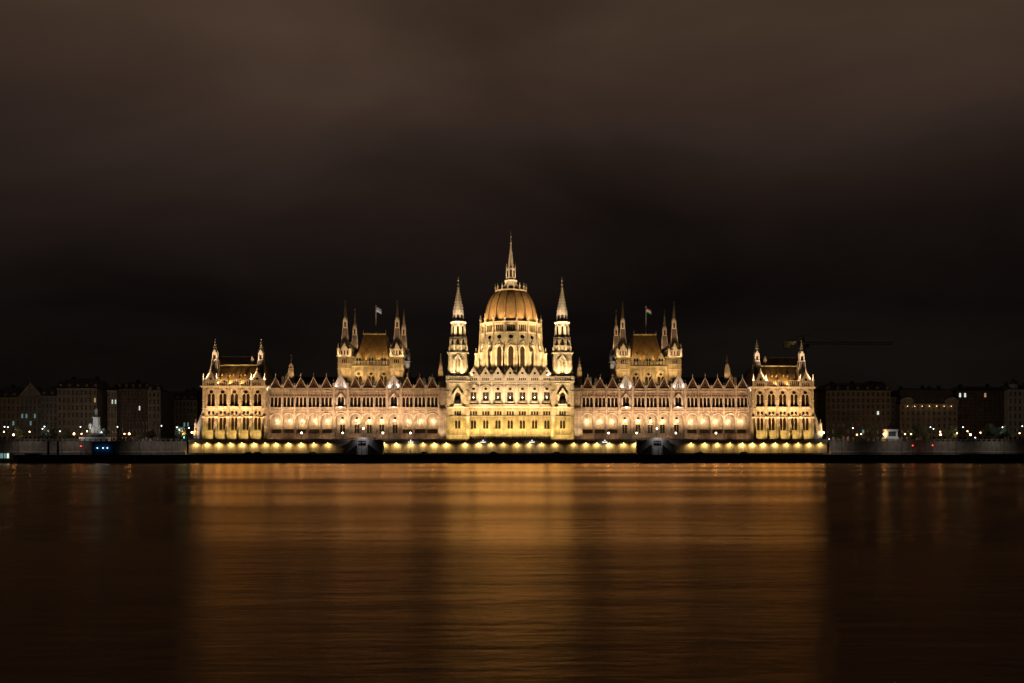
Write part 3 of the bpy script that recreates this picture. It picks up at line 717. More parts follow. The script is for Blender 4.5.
def chamber(sg):
    S=Sec('assembly_hall'); yf=18.0; yr=45.5; zz=lambda py: Z(py,yf)
    xo=sg*XO(164.2,yf); xi=sg*XO(112.6,yf); xl,xr=min(xo,xi),max(xo,xi); xc=(xl+xr)/2
    Fh=Fr((0,yf-.8)); holes=[]
    zt=zz(366.5); z0=22
    wx=[xc+5.6*i for i in (-1,0,1)]
    for w in wx:
        holes+=S.win([arch(w+o,zz(392),zz(378.5),1.25,'pointed',6) for o in (-.85,.85)]+[circ(w,zz(374.2),.62,8)],Fh)
    S.mb.panel(Fh,[(xl+2,z0),(xr-2,z0),(xr-2,zt),(xl+2,zt)],holes,.6,STONE,False)
    S.mb.box(xl+1,xr-1,yf+.5,yr,z0,zt-.3,STONE)
    for w in wx: S.mb.band(Fh,arc(w,zz(378.5),2.15,'pointed',10),.3,-.3,-.004,STONE_W)
    S.mb.fbox(Fh,xl+2,xr-2,-.5,-.004,zt-.2,zt+.2,STONE_W)
    m=S.kid('balustrade'); balus(m,Fh,xl+2.9,xr-2.9,zt+.2,zz(361.5),-.3,STONE_W,.85); m.fbox(Fh,xl+2.9,xr-2.9,.5,.8,zt-.4,zz(363),STONE)
    for w in wx:
        m=S.kid('gable'); m.panel(Fh,[(w-1.75,zt+.25),(w+1.75,zt+.25),(w+1.75,zz(360)),(w,zz(353.2)),(w-1.75,zz(360))],[arch(w+o,zt+.6,zz(359.4),.8,'pointed',4) for o in (-.6,.6)],.4,STONE_W)
        m.band(Fh,[(w+1.9,zz(360.3)),(w,zz(352.8)),(w-1.9,zz(360.3))],.2,-.2,.5,STONE_W); m.fbox(Fh,w-1.5,w+1.5,.3,.38,zt+.4,zz(358.5),GLASS)
        m.add([(w-1.6,yf,zt+1),(w+1.6,yf,zt+1),(w,yf,zz(353.6)),(w-1.6,yf+5,zt+1),(w+1.6,yf+5,zt+1),(w,yf+5,zz(353.6))],[(0,2,5,3),(1,4,5,2)],SLATE)
    for i in range(4):
        a=xc+5.6*(i-1.5); m=S.kid('pinnacle'); pinn(m,a,yf-.8,zt+.3,zz(352)-zt,.55)
    m=S.kid('roof'); zb,zr=zz(357),Z(335.2,30)
    x0,x1=xc-7.4,xc+7.4; r0,r1=xc-5.1,xc+5.1
    m.add([(x0,21,zb-2),(x1,21,zb-2),(x1,43,zb-2),(x0,43,zb-2),(r0,29,zr),(r1,29,zr),(r1,37,zr),(r0,37,zr)],[(0,1,5,4),(1,2,6,5),(2,3,7,6),(3,0,4,7),(4,5,6,7)],COPPER)
    m.box(r0-.1,r1+.1,28.8,29.1,zr,zr+.35,STONE_W)
    for i in range(12):
        a=r0+(r1-r0)*i/11; m.tube((a,28.9,zr+.3),(a,28.9,zr+.95),.07,.03,4,STONE_W)
    for a in (r0,r1): m.tube((a,28.9,zr),(a,28.9,zr+2.2),.14,.04,5,STONE_W)
    tw=2.85
    for (x,y) in ((xo,yf),(xi,yf),(xo,yr),(xi,yr)):
        m=S.kid('corner_tower'); 
        m.sq(x,y,z0,zz(357.2),tw,tw,STONE)
        m.sq(x,y,zz(357.4),zz(356.4),tw+.55,tw+.6,STONE_W); m.sq(x,y,zz(365),zz(364.4),tw+.12,tw+.12,STONE_W); m.sq(x,y,zz(370),zz(369.2),tw+.15,tw+.15,STONE_W)
        dirs=(((1,0),(0,1)),((0,1),(1,0)),((0,1),(-1,0)),((1,0),(0,-1)))
        for u,n in dirs:
            G=Fr((x-n[0]*tw,y-n[1]*tw),u,n)
            for o in (-.85,0,.85): m.poly(G,arch(o,zz(363.8),zz(360.2),.55,'rect'),-.02,.05,GLASS)
            for o in (-1.27,-.42,.42,1.27): m.fbox(G,o-.1,o+.1,-.2,.02,zz(364),zz(360),STONE_W)
            h=2.1; G=Fr((x-n[0]*h,y-n[1]*h),u,n)
            m.panel(G,[(-h,zz(356.4)),(h,zz(356.4)),(h,zz(350)),(1.2,zz(350)),(0,zz(344)),(-1.2,zz(350)),(-h,zz(350))],[arch(o,zz(355.6),zz(352),.62,'pointed',4) for o in (-1.25,0,1.25)],.3,STONE_W)
            m.band(G,[(1.4,zz(350.3)),(0,zz(343.6)),(-1.4,zz(350.3))],.22,-.25,.3,STONE_W)
        m.sq(x,y,zz(356.4),zz(347),1.6,1.55,BRICK)
        for a,b in ((-1,-1),(1,-1),(-1,1),(1,1)): pinn(m,x+a*(tw-.2),y+b*(tw-.2),zz(356.4),zz(343.5)-zz(356.4),.95)
        spirelet(m,x,y,zz(347),zz(328.8),zz(320.5),zz(299),3.4,1.95,mat_shaft=SLATE)
    S.done()
    # ---- light
    for i in range(4): spot((xc+5.6*(i-1.5)*.93,19.6,zt+2.6),(xc+5.2*(i-1.5)*.8,26,zr-2),1500,(1,.54,.15),100,.8,.12)
    for w in (wx[0],wx[1],wx[2]): spot((w,10.4,34.2),(w,yf-.8,zz(370)),1400,(1,.56,.18),92,.8,.2)
    for x in (xo,xi):
        for e in (-1.8,1.8): spot((x+e,9.6,34.4),(x+e*.4,yf-tw,zz(364)),1700,(1,.57,.2),66,.8,.2)
        spot((x-sg*9,13.2,34.5),(x-sg*tw,yf,zz(360)),2600,(1,.62,.22),56,.8,.2)
        for e in (-2.6,2.6): spot((x+e,yf-5.4,zz(357.5)),(x+e*.2,yf-1,zz(350)),420,(1,.62,.28),90,.8,.1)
        for e in (-2.3,2.3): spot((x+e,yf-4.4,zz(350)),(x,yf,zz(314)),3400,(1,.60,.32),40,.8,.1)
    spot((xi-sg*3,yr-7,zz(366)),(xi-sg*1.5,yr-1,zz(355)),350,WHI,60,.8,.1)
    for x in (xo,xi): spot((x+sg*0-sg*2.5,yr-6,zz(352)),(x,yr,zz(325)),5200,(1,.60,.30),46,.8,.1)
    # far-away turrets behind the roofs
    for o,y,py0,py1,py2,py3,w0,w1 in ((217.5,42,378,369,366,353,3.2,2.3),(69.3,26,376,369.5,367,352,2.2,1.6),(256,66,372,362,359,352.5,2.0,1.4)):
        T=Sec('courtyard_turret'); x=sg*XO(o,y); T.mb.sq(x,y,24,Z(py0,y),w0/2,w0/2,STONE)
        spirelet(T.kid('spire_turret'),x,y,Z(py0,y),Z(py1,y),Z(py2,y),Z(py3,y),w0,w1,mat_shaft=STONE); T.done()
        spot((x,y-6,Z(py0,y)-3),(x,y,Z(py1-8,y)),3000 if o>250 else 1700,AMB,60,.8,.1)
    T=Sec('rear_range'); y=62
    x0,x1=sorted((sg*XO(300,y),sg*XO(244,y)))
    T.mb.box(x0,x1,y,y+20,ZB,Z(371,y),STONE)
    m=T.kid('roof'); zb,zr=Z(371,y),Z(357.5,y+5)
    m.add([(x0,y,zb),(x1,y,zb),(x1,y+20,zb),(x0,y+20,zb),(x0+5,y+6,zr),(x1-5,y+6,zr),(x1-5,y+14,zr),(x0+5,y+14,zr)],[(0,1,5,4),(1,2,6,5),(2,3,7,6),(3,0,4,7),(4,5,6,7)],TILE)
    m.box(x0+5,x1-5,y+5.8,y+6.2,zr,zr+.4,STONE_W)
    T.done()
    T=Sec('courtyard_range'); y=40; x0,x1=sorted((sg*XO(241,y),sg*XO(60,y)))
    T.mb.box(x0,x1,y+8,y+20,ZB,Z(384,y),STONE)
    m=T.kid('roof'); zb,zr=Z(384,y),Z(376,y+6)
    m.add([(x0,y+8,zb),(x1,y+8,zb),(x1,y+14,zr),(x0,y+14,zr),(x1,y+20,zb),(x0,y+20,zb)],[(0,1,2,3),(3,2,4,5),(0,3,5),(1,4,2)],SLATE)
    # ventilators that catch a little light over the wing roof
    for o,h in ((226,2.6),(222,3.6),(80,2.6),(76,2.2),(86,2.0),(92,1.8)):
        mm=T.kid('roof_ventilator'); x=sg*XO(o,9); zr2=Z(382,9); mm.sq(x,9,zr2-2,zr2+h*.5,.7,.6,STONE); mm.sq(x,9,zr2+h*.5,zr2+h,.85,.05,STONE_W)
    T.done()
    point((sg*XO(223,6),6,Z(379,6)),40,AMB,.1); point((sg*XO(82,7),6,Z(380,6)),25,(1,.75,.5),.1)

for sg in (-1,1): pavilion(sg); wing(sg); river_tower(sg); chamber(sg)
central(); dome()
def hanglamp(name,p,lab,cat,grp,up=.8,r_=.3,mat=None):
    e=empty(name,p); m=MB(); m.tube((p[0],p[1],p[2]+r_*.9),(p[0],p[1],p[2]+up),.04,.04,5,IRON); m.prism(p[0],p[1],p[2]+r_*.8,p[2]+r_*1.25,.2,.06,8,0,IRON); make('hanger',m,e)
    m=MB(); m.ball(p,r_,mat or E_WARMW,8,6); make('globe',m,e); tag(e,lab,cat,grp)
for sg,i,c,y,z in ARC:
    side='left' if sg<0 else 'right'
    hanglamp('arcade_lamp',(c,y,z),f'glowing globe lamp in the {ordw(i+1)} arcade arch inward from the {side} corner pavilion','arcade lamp',f'globe lamps of the {side} arcade',Z(410.6)-z)
for i,(b,y,z) in enumerate(CEL):
    hanglamp('balcony_lamp',(b,y,z),f'small lamp glowing before the {ordw(i+1)} round-arched balcony window of the central block from the left','balcony lamp','lamps over the central balcony',.9,.2)
LK[0]=1.0

# ------------------------------------------------------------------ ground, quay, river
def sheet(name,x0,x1,y0,y1,z,mat,t=None):
    m=MB()
    if t: m.box(x0,x1,y0,y1,z-t,z,mat)
    else: m.add([(x0,y0,z),(x1,y0,z),(x1,y1,z),(x0,y1,z)],[(0,1,2,3)],mat)
    return tag(make(name,m),kind='structure')
YW=-16.0; YQ=-30.0; ZQ=3.0; ZS=8.0
sheet('riverbed_ground',-3000,3000,-900,3000,-6,ASPH)
sheet('street',-2500,2500,YW+.6,2600,ZS,ASPH)
q=MB(); q.box(-900,900,YQ,YW+.5,-5,ZQ,QUAYST); q.box(-900,900,YQ-.25,YQ+.5,ZQ+.004,ZQ+.3,QUAYST); tag(make('quay',q),kind='structure')
sheet('quay_road',-900,900,YQ+3.5,YW-3.2,ZQ+.008,ASPH)
mk=MB()
for i in range(-80,80): mk.box(i*6,i*6+2.5,-24.1,-23.95,ZQ+.009,ZQ+.016,PAVE)
tag(make('road_marking',mk),kind='structure')
# river
m,nt,b=new_mat('river_water'); N,L=nt.nodes,nt.links
b.inputs['Base Color'].default_value=(.006,.004,.002,1); b.inputs['Roughness'].default_value=.6; b.inputs['Specular IOR Level'].default_value=0
gl=N.new('ShaderNodeBsdfAnisotropic'); gl.inputs['Color'].default_value=(1,.71,.42,1); gl.inputs['Anisotropy'].default_value=.32
tg=N.new('ShaderNodeCombineXYZ'); tg.inputs[0].default_value=1; L.new(tg.outputs[0],gl.inputs['Tangent'])
fr=N.new('ShaderNodeFresnel'); fr.inputs[0].default_value=2.05; ms=N.new('ShaderNodeMixShader'); L.new(fr.outputs[0],ms.inputs[0]); L.new(b.outputs[0],ms.inputs[1]); L.new(gl.outputs[0],ms.inputs[2])
L.new(ms.outputs[0],[n_ for n_ in N if n_.type=='OUTPUT_MATERIAL'][0].inputs[0])
g=N.new('ShaderNodeNewGeometry')
def nz(scale,st,det,rough=.55):
    mp=N.new('ShaderNodeMapping'); mp.inputs['Scale'].default_value=st; mp.inputs['Rotation'].default_value=(0,0,R(6)); L.new(g.outputs['Position'],mp.inputs[0])
    n=N.new('ShaderNodeTexNoise'); n.inputs['Scale'].default_value=scale; n.inputs['Detail'].default_value=det; n.inputs['Roughness'].default_value=rough; L.new(mp.outputs[0],n.inputs['Vector']); return n
n1=nz(.34,(.42,1,1),9,.62); n2=nz(1.3,(.55,1,1),4,.6)
n0=nz(.06,(.16,1,1),6,.6); b0=N.new('ShaderNodeBump'); b0.inputs['Distance'].default_value=.45; L.new(n0.outputs['Fac'],b0.inputs['Height'])
b1=N.new('ShaderNodeBump'); L.new(b0.outputs[0],b1.inputs['Normal']); b1.inputs['Strength'].default_value=1; b1.inputs['Distance'].default_value=.095; L.new(n1.outputs['Fac'],b1.inputs['Height'])
b2=N.new('ShaderNodeBump'); b2.inputs['Strength'].default_value=1; b2.inputs['Distance'].default_value=.035; L.new(n2.outputs['Fac'],b2.inputs['Height']); L.new(b1.outputs[0],b2.inputs['Normal'])
L.new(b2.outputs[0],gl.inputs['Normal'])
# wind patches make the long-exposure surface rougher or smoother in broad bands
n3=nz(.03,(.14,1,1),3,.5); mr=N.new('ShaderNodeMapRange'); mr.inputs[1].default_value=.38; mr.inputs[2].default_value=.62; mr.interpolation_type='SMOOTHSTEP'; mr.inputs[3].default_value=.16; mr.inputs[4].default_value=.25
L.new(n3.outputs['Fac'],mr.inputs[0]); L.new(mr.outputs[0],gl.inputs['Roughness'])
sheet('river_water',-3000,3000,-900,YQ+.01,0,m)

# terrace in front of the parliament
XT=XO(319,YW)
t=MB(); t.box(-XT,XT,YW+.9,0+80,ZS+.01,ZB,TERRC); tag(make('terrace',t),kind='structure')

# lit retaining wall
EW=empty('embankment_wall',(0,YW,ZQ)); tag(EW,'long pale stone retaining wall lit by small lamps below the floodlit parliament','retaining wall')
m=MB(); F=front(YW); zt=Z(441.4,YW)
m.box(-XT,XT,YW,YW+.8,ZQ,zt,WALLST); make('wall_face',m,EW)
m=MB(); m.box(-XT-.2,XT+.2,YW-.35,YW+.9,zt+.003,zt+.4,STONE); m.box(-XT-.1,XT+.1,YW-.18,YW-.004,zt-.55,zt,WALLST); make('coping',m,EW)
m=MB(); balus(m,front(YW+.1),-XT,XT,zt+.41,zt+1.05,0,WALLST,1.0); make('balustrade',m,EW)
m=MB(); m.box(-XT,XT,YW-2.4,YW-.01,ZQ+.01,Z(454,YW-2),WALLST); zl=Z(454,YW-2)
balus(m,front(YW-2.4),-XT,XT,zl,Z(453.0,YW-2),0,STONE,2.2); make('lower_terrace',m,EW)
lamps_px=[196.1,207.6,219.2,231,242.5,254.5,265.8,276.2,288.8,301.6,314.3,328.2]
lx=[XO(AX-p,YW)*(1-.006*(AX-p)/275) for p in lamps_px]+[XO(AX-p,YW) for p in (385,396.8,411,423.5,434.5,446.6,465.2,478.8,491,503.4)]
allx=sorted([-v for v in lx]+lx)
# shallow pilasters between the lamps
for i in range(len(allx)-1):
    a=(allx[i]+allx[i+1])/2; m=MB(); m.fbox(F,a-.35,a+.35,-.28,-.004,zl,zt-.56,WALLST); make('pilaster',m,EW)
zlamp=Z(443.0,YW)
def walllamp():
    e=empty('wall_lamp',(0,YW,zlamp)); 
    m=MB(); m.tube((0,YW-.003,zlamp+.45),(0,YW-.85,zlamp+.45),.06,.06,6,IRON); m.box(-.15,.15,YW-.1,YW-.004,zlamp+.2,zlamp+.7,IRON); make('bracket',m,e)
    m=MB(); m.prism(0,YW-.85,zlamp+.1,zlamp+.42,.42,.1,10,0,IRON); make('shade',m,e)
    m=MB(); m.ball((0,YW-.85,zlamp+.02),.17,E_WALL,8,5,.8); make('bulb',m,e)
    return e
wl=walllamp()
for i,x in enumerate(allx):
    o=wl if i==0 else copy_tree(wl); o.location.x=x
    n=len(allx)
    lab=(f'lit shaded lamp on the embankment wall, {ordw(i+1)} from its left end' if i<n//2 else f'lit shaded lamp on the embankment wall, {ordw(n-i)} from its right end')
    tag(o,lab,'wall lamp','shaded lamps along the embankment wall')
    spot((x,YW-.95,zlamp-.45),(x,YW,zlamp-1.9),1050*random.uniform(.6,1.3),(1,.64,.20),168,.6,.12)
# projecting stair blocks
for sg in (-1,1):
    e=empty('river_stair',(sg*XO(148.5,YW),YW-4,ZQ)); tag(e,f'grey double stair projecting from the embankment wall below the {"left" if sg<0 else "right"} spired hall','stair')
    yv=YW-6.2; xa,xb=XO(127.5,yv),XO(168,yv); zt2=Z(440.5,yv)
    G=Fr((0,yv),(sg,0),(0,1)); mid=(xa+xb)/2
    m=MB(); m.poly(G,[(xa,ZQ),(mid-1.6,ZQ),(mid-1.6,zt2),(xa,zt2)],0,5.0,GREYST); m.poly(G,[(mid+1.6,ZQ),(xb,ZQ),(xb,ZQ+.4),(xb-3.6,zt2),(mid+1.6,zt2)],0,5.0,GREYST)
    m.poly(G,[(mid-1.6,ZQ),(mid+1.6,ZQ),(mid+1.6,zt2),(mid-1.6,zt2)],1.4,5.0,GREYST)
    make('stair_block',m,e)
    m=MB(); ms=MB(); n=14
    for j in range(n):   # steps of both flights, on the front of the block
        h=(zt2-ZQ-.6)*(j+1)/n; w=(mid-2-xa)/n
        m.fbox(G,mid+1.8+(n-1-j)*w*.8,mid+1.8+(n-j)*w*.8,-1.4,-.003,ZQ,ZQ+h*.8,GREYST)
        ms.fbox(G,xa+.4+(j)*w*.85,xa+.4+(j+1)*w*.85,-1.4,-.003,ZQ,ZQ+h*.8,GREYST)
    make('steps',m,e); make('steps',ms,e)
    m=MB(); balus(m,G,xa,xb-3.6,zt2+.004,zt2+1.1,0,GREYST,.9); make('parapet',m,e)
# ---------------- terrace globe lamps and candelabra
def globelamp(name,x,y,z0,h,r,mat,n=1):
    e=empty(name,(x,y,z0)); m=MB()
    m.prism(x,y,z0,z0+.5,.22,.14,8,0,IRON); m.prism(x,y,z0+.5,z0+h-r*.8,.09,.055,8,0,IRON)
    if n>1:
        for i in range(n-1):
            a=2*PI*i/(n-1)+.3; m.tube((x,y,z0+h-1.3),(x+.85*math.cos(a),y+.85*math.sin(a),z0+h-1.0),.05,.05,5,IRON)
    make('post',m,e)
    m=MB(); m.ball((x,y,z0+h),r,mat,8,6); make('globe',m,e)
    for i in range(n-1):
        a=2*PI*i/(n-1)+.3; m=MB(); m.ball((x+.85*math.cos(a),y+.85*math.sin(a),z0+h-.75),r,mat,8,6); make('globe',m,e)
    return e
nm={301.6:'below the third arcade arch',342.8:'beside the outer end of the left river stair',363.4:'above the middle of the left river stair',382.9:'beside the inner end of the left river stair',410.4:'between the left stair and the left river tower',
    608.6:'between the right river tower and the right stair',636.7:'beside the inner end of the right river stair',657:'above the middle of the right river stair',675.9:'beside the outer end of the right river stair',716:'below the third arcade arch from the right corner pavilion'}
for px,lab in nm.items():
    y=-13.5; x=XW(px,y); h=Z(433 if px not in (363.4,657) else 428.5,y)-ZB
    if px in (301.6,): lab+=' from the left corner pavilion'
    tag(globelamp('terrace_lamp',x,y,ZB,h,.34,E_WARMW),'white globe lamp '+lab,'lamp post','globe lamps on the terrace')
    spot((x,y+.6,ZB+h-.2),(x,y+6,ZB+1),120,(1,.85,.6),150,.5,.1,'lamp_light')
for px,lab in ((410.7,'below the left arcades'),(483,'left of the middle of the central block'),(532,'right of the middle of the central block'),(604.9,'below the right arcades')):
    y=-20.2; x=XW(px,y); tag(globelamp('candelabra_lamp',x,y,ZQ,Z(441.3,y)-ZQ+.4,.24,E_CAND,5),'many-globed white candelabra lamp on the quay '+lab,'street lamp','candelabra lamps on the quay')
    spot((x,y+1.3,Z(441.3,y)),(x,YW,ZQ+1),110,(.9,.95,1),150,.5,.1,'lamp_light')

# ---------------- side embankment walls and promenade
for sg,x0,x1,lab in ((-1,-760,-XT-1,'grey embankment wall left of the parliament under the street lamps'),(1,XT+1,760,'grey embankment wall right of the parliament under the street lamps')):
    e=empty('side_embankment_wall',((x0+x1)/2,YW,ZQ)); tag(e,lab,'embankment wall')
    m=MB(); m.box(x0,x1,YW,YW+.7,ZQ,8.6,WALLST); make('wall_face',m,e)
    m=MB(); m.box(x0,x1,YW-.2,YW+.9,8.6+.003,8.85,WALLST); m.box(x0,x1,YW-1.3,YW-.01,ZQ+.02,ZQ+1.2,WALLST); m.box(x0,x1,YW-1.6,YW-.012,ZQ+1.203,ZQ+1.6,STONE_W); make('coping',m,e)
    m=MB(); k=0; x=x0
    while x<x1: m.box(x,x+.4,YW+.1,YW+.5,8.853,9.6,WALLST); x+=2.2
    m.box(x0,x1,YW+.15,YW+.45,9.603,9.8,WALLST); make('balustrade',m,e)
# ---------------- street lamps from the photograph's pinpoints: (px, py, kind, y)
W,C,B='warm','white','big'
SL=[(4.5,427,C,-11),(8,427.5,C,-6),(4,432,W,4),(13.5,435,B,-9),(29.5,432,W,2),(42.5,429,C,-11),(44.5,426.8,C,-8),(48,431.5,W,3),(52,431.5,W,9),(60,431.5,C,16),(74,434,B,-9),(80.5,427,C,-11),
    (81.5,434,W,2),(87,431.5,W,5),(101.5,432.5,C,-3),(99.5,429,C,6),(117.5,427,C,-11),(124.5,434,W,0),(129.2,434,B,-9),(161.5,426,C,-11),(177,427.5,C,-11),(179.4,430,C,-6),(189,428,C,-11),
    (823.5,432.5,B,-6),(829.2,439,C,-13),(853,428,C,-12),(857,434.5,W,4),(861.2,434,W,-2),(884,434,B,-9),(905,434,W,0),(911,434,W,6),(930.5,427,C,-11),(933.5,428.7,C,-8),(940.2,431.5,W,2),(940.6,434.6,B,-9),
    (957,433,W,-3),(963,427,C,-11),(967.5,431,W,5),(970.5,434.5,B,-9),(975.2,437.5,C,-4),(980.5,432.5,W,4),(1002.5,427,C,-8),(1019.5,433,W,-6),(1022.3,426,C,-11),(192,432.5,B,-6)]
SL.sort()
proto={}
kinds={W:(E_WARM,.26,'small warm'),C:(E_WHITE,.22,'cool white'),B:(E_WARM,.46,'bright warm')}
nl=sum(1 for s in SL if s[0]<400); cnt=0
kinds={W:(E_WARM,.24,'small warm'),C:(E_WHITE,.2,'cool white'),B:(E_WARM,.4,'bright warm')}
for i,(px,py,kd,y) in enumerate(SL):
    mat,r,word=kinds[kd]; h=Z(py,y)-ZS
    x=XW(px,y); e=globelamp('street_lamp',x,y,ZS,h,r,mat)
    side='left' if px<400 else 'right'
    lab=f'{word} street lamp {"left" if side=="left" else "right"} of the parliament, {ordw((nl-i) if side=="left" else (i-nl+1))} lamp outward from it'
    tag(e,lab,'street lamp',f'street lamps {side} of the parliament')
    col={W:(1,.58,.26),C:(.82,.93,1),B:(1,.56,.22)}[kd]
    spot((x,y+r+.25,ZS+h-.1),(x,y+12,ZS+h+2.5),{W:760,C:560,B:1250}[kd],col,165,.5,.12,'lamp_light')
# long-reach lamps on the quay road that keep the side walls pale
qi=0
for px in (18,62,140,172,361.8,658.6,842,902,956,1004):  # the two in front of the river stairs are added to brighten them
    y=-25.5; x=XW(px,y); h=8.6
    e=empty('quay_lamp',(x,y,ZQ)); m=MB(); m.prism(x,y,ZQ,ZQ+h,.11,.06,8,0,IRON); m.tube((x,y,ZQ+h),(x,y+1.8,ZQ+h+.2),.05,.04,5,IRON); make('post',m,e)
    m=MB(); m.box(x-.16,x+.16,y+1.3,y+2.1,ZQ+h+.05,ZQ+h+.2,IRON); make('lamp_head',m,e)
    near={18:'near the left edge of the picture',62:'left of the tall pale monument',140:'right of the tall pale monument',361.8:'added to light the left grey river stair',658.6:'added to light the right grey river stair',172:'near the left corner pavilion',842:'near the right corner pavilion',902:'right of the equestrian statue',956:'under the twin gabled building',1004:'near the right edge of the picture'}[px]
    tag(e,'slim curved lamp post on the dark quay '+near,'lamp post','slim lamp posts on the quay')
    spot((x,y+1.7,ZQ+h),(x,YW,ZQ+2),900 if px not in (361.8,658.6) else 2200,(.95,.84,.78),130,.9,.12)

# ---------------- side buildings
def facade(name,label,px0,px1,eave,roofpy,y,floors,bays,mat,lit=None,extra=None,depth=18,base=ZS,rooftype='mansard',cornw=.5,gname=None,litmat=None,wscale=1.0,turn=0):
    x0,x1=XW(px0,y),XW(px1,y); ze=Z(eave,y); e=empty(name,((x0+x1)/2,y,base)); tag(e,label,'building')
    F=front(y); H=ze-base-4.6; fh=H/floors; bw=(x1-x0)/bays; holes=[]; wins=[]
    w=min(1.25,bw*.42)*wscale
    for f in range(floors):
        for b in range(bays):
            c=x0+bw*(b+.5); zb=base+4.6+fh*f+fh*.22; zh=fh*.56
            o=arch(c,zb,zb+zh,w,'rect') if f!=floors-1 else arch(c,zb,zb+zh*.8,w,'round',4)
            holes.append(o); wins.append((f,b,c,zb,zh,o))
    for b in range(bays):
        c=x0+bw*(b+.5); o=arch(c,base+.15,base+3.0,min(2.1,bw*.6),'round',5); holes.append(o); wins.append((-1,b,c,base,3,o))
    m=MB(); m.panel(F,[(x0,base),(x1,base),(x1,ze),(x0,ze)],holes,.4,mat,False)
    m.box(x0,x0+.01,y+.001,y+depth,base,ze,mat); m.box(x1-.01,x1,y+.001,y+depth,base,ze,mat); m.box(x0,x1,y+depth,y+depth+.2,base,ze,mat)
    m.fbox(F,x0-.1,x1+.1,-.25,-.004,base+4.0,base+4.35,mat)
    if extra!='plain':
        for f in range(1,floors): m.fbox(F,x0,x1,-.12,-.004,base+4.6+fh*f-.12,base+4.6+fh*f+.08,mat)
        for b in range(bays):
            c=x0+bw*(b+.5)
            for f in range(floors-1): zb=base+4.6+fh*f+fh*.22; m.fbox(F,c-w/2-.2,c+w/2+.2,-.22,-.005,zb+fh*.56+.1,zb+fh*.56+.3,mat); m.fbox(F,c-w/2-.15,c+w/2+.15,-.2,-.005,zb-.2,zb-.05,mat)
    if extra=='pilasters':
        for b in range(bays+1):
            c=min(max(x0+bw*b,x0+.25),x1-.25); m.fbox(F,c-.22,c+.22,-.3,-.006,base+4.4+fh,ze-.5,mat)
    make('wall',m,e)
    m=MB(); m.fbox(F,x0-.2,x1+.2,-.75,.3,ze-.02,ze+.35,mat); m.fbox(F,x0-.1,x1+.1,-.4,-.004,ze-.45,ze-.03,mat); make('cornice',m,e)
    for f,b,c,zb,zh,o in wins:
        m=MB(); lm=(litmat or {}).get((f,b)) or GLASS2
        m.poly(F,o,.32,.38,lm); m.fbox(F,c-.05,c+.05,.2,.31,zb+.05,zb+zh*.8,FE); m.fbox(F,c-w/2,c+w/2,.22,.3,zb+zh*.62,zb+zh*.62+.08,FE)
        make('shop_arch' if f<0 else 'window',m,e)
    m=MB(); zr=Z(roofpy,y+5)
    if rooftype=='mansard':
        m.add([(x0,y+.2,ze+.35),(x1,y+.2,ze+.35),(x1,y+depth,ze+.35),(x0,y+depth,ze+.35),(x0+1.5,y+3.5,zr-.8),(x1-1.5,y+3.5,zr-.8),(x1-1.5,y+depth-3,zr-.8),(x0+1.5,y+depth-3,zr-.8),(x0+4,y+depth/2,zr+.4),(x1-4,y+depth/2,zr+.4)],
              [(0,1,5,4),(1,2,6,5),(2,3,7,6),(3,0,4,7),(4,5,9,8),(6,7,8,9),(5,6,9),(7,4,8)],SLATE)
    else:
        m.add([(x0,y+.2,ze+.35),(x1,y+.2,ze+.35),(x1,y+depth,ze+.35),(x0,y+depth,ze+.35),(x0+1,y+depth/2,zr),(x1-1,y+depth/2,zr)],[(0,1,5,4),(2,3,4,5),(1,2,5),(3,0,4)],SLATE)
    ro=make('roof',m,e)
    n=max(1,int((x1-x0)/9))
    for i in range(n):
        c=x0+(x1-x0)*(i+.5)/n+random.uniform(-1,1); m=MB(); zc=zr-2; m.box(c-.7,c+.7,y+depth*.5,y+depth*.5+1.1,zc,zr+random.uniform(1,2),FD); m.box(c-.8,c+.8,y+depth*.5-.1,y+depth*.5+1.2,zr+.4,zr+.55,FD) ; make('chimney',m,ro)
    if rooftype=='mansard' and zr-ze>3:
        for b in range(0,bays,2):
            c=x0+bw*(b+.5); m=MB(); m.box(c-.6,c+.6,y+.9,y+3.5,ze+.4,ze+2.0,mat); m.add([(c-.8,y+.7,ze+2),(c+.8,y+.7,ze+2),(c,y+.7,ze+2.8),(c-.8,y+3.4,ze+2),(c+.8,y+3.4,ze+2),(c,y+3.4,ze+2.8)],[(0,1,2),(0,2,5,3),(1,4,5,2)],SLATE); make('dormer',m,ro)
    return e,F,x0,x1,ze,bw,fh
Wt,Cy,Wm=W_WHITE,W_CYAN,W_WARM
facade('apartment_building','dark ochre apartment building at the far left edge of the riverfront',-16,20,398.5,388,40,5,8,FA,litmat={(1,6):Cy})
e,F,x0,x1,ze,bw,fh=facade('gabled_house','dark riverfront house with a steep pointed gable and lit bluish windows',20,41,398.5,392,40.5,5,5,FB,litmat={(2,1):Cy,(2,3):Cy,(2,0):Wt and Cy,(1,2):Cy})
m=MB(); c=(x0+x1)/2; m.poly(F,[(c-5.2,ze+.4),(c+5.2,ze+.4),(c,Z(384.8,40))],-.1,.4,FC); m.band(F,[(c+5.4,ze+.4),(c,Z(384.5,40)),(c-5.4,ze+.4)],.3,-.3,.5,FE); m.ball((c,40.3,Z(383.5,40)),.35,FC,6,4)
m.add([(c-5,41.1,ze+.4),(c+5,41.1,ze+.4),(c,41.1,Z(385.4,40)),(c-5,49,ze+.4),(c+5,49,ze+.4),(c,49,Z(385.4,40))],[(0,2,5,3),(1,4,5,2)],SLATE); make('gable',m,e)
facade('apartment_building','narrow grey-brown building with dark mansard between the gabled house and the pilastered one',41,57.5,397,386,40,6,4,FB)
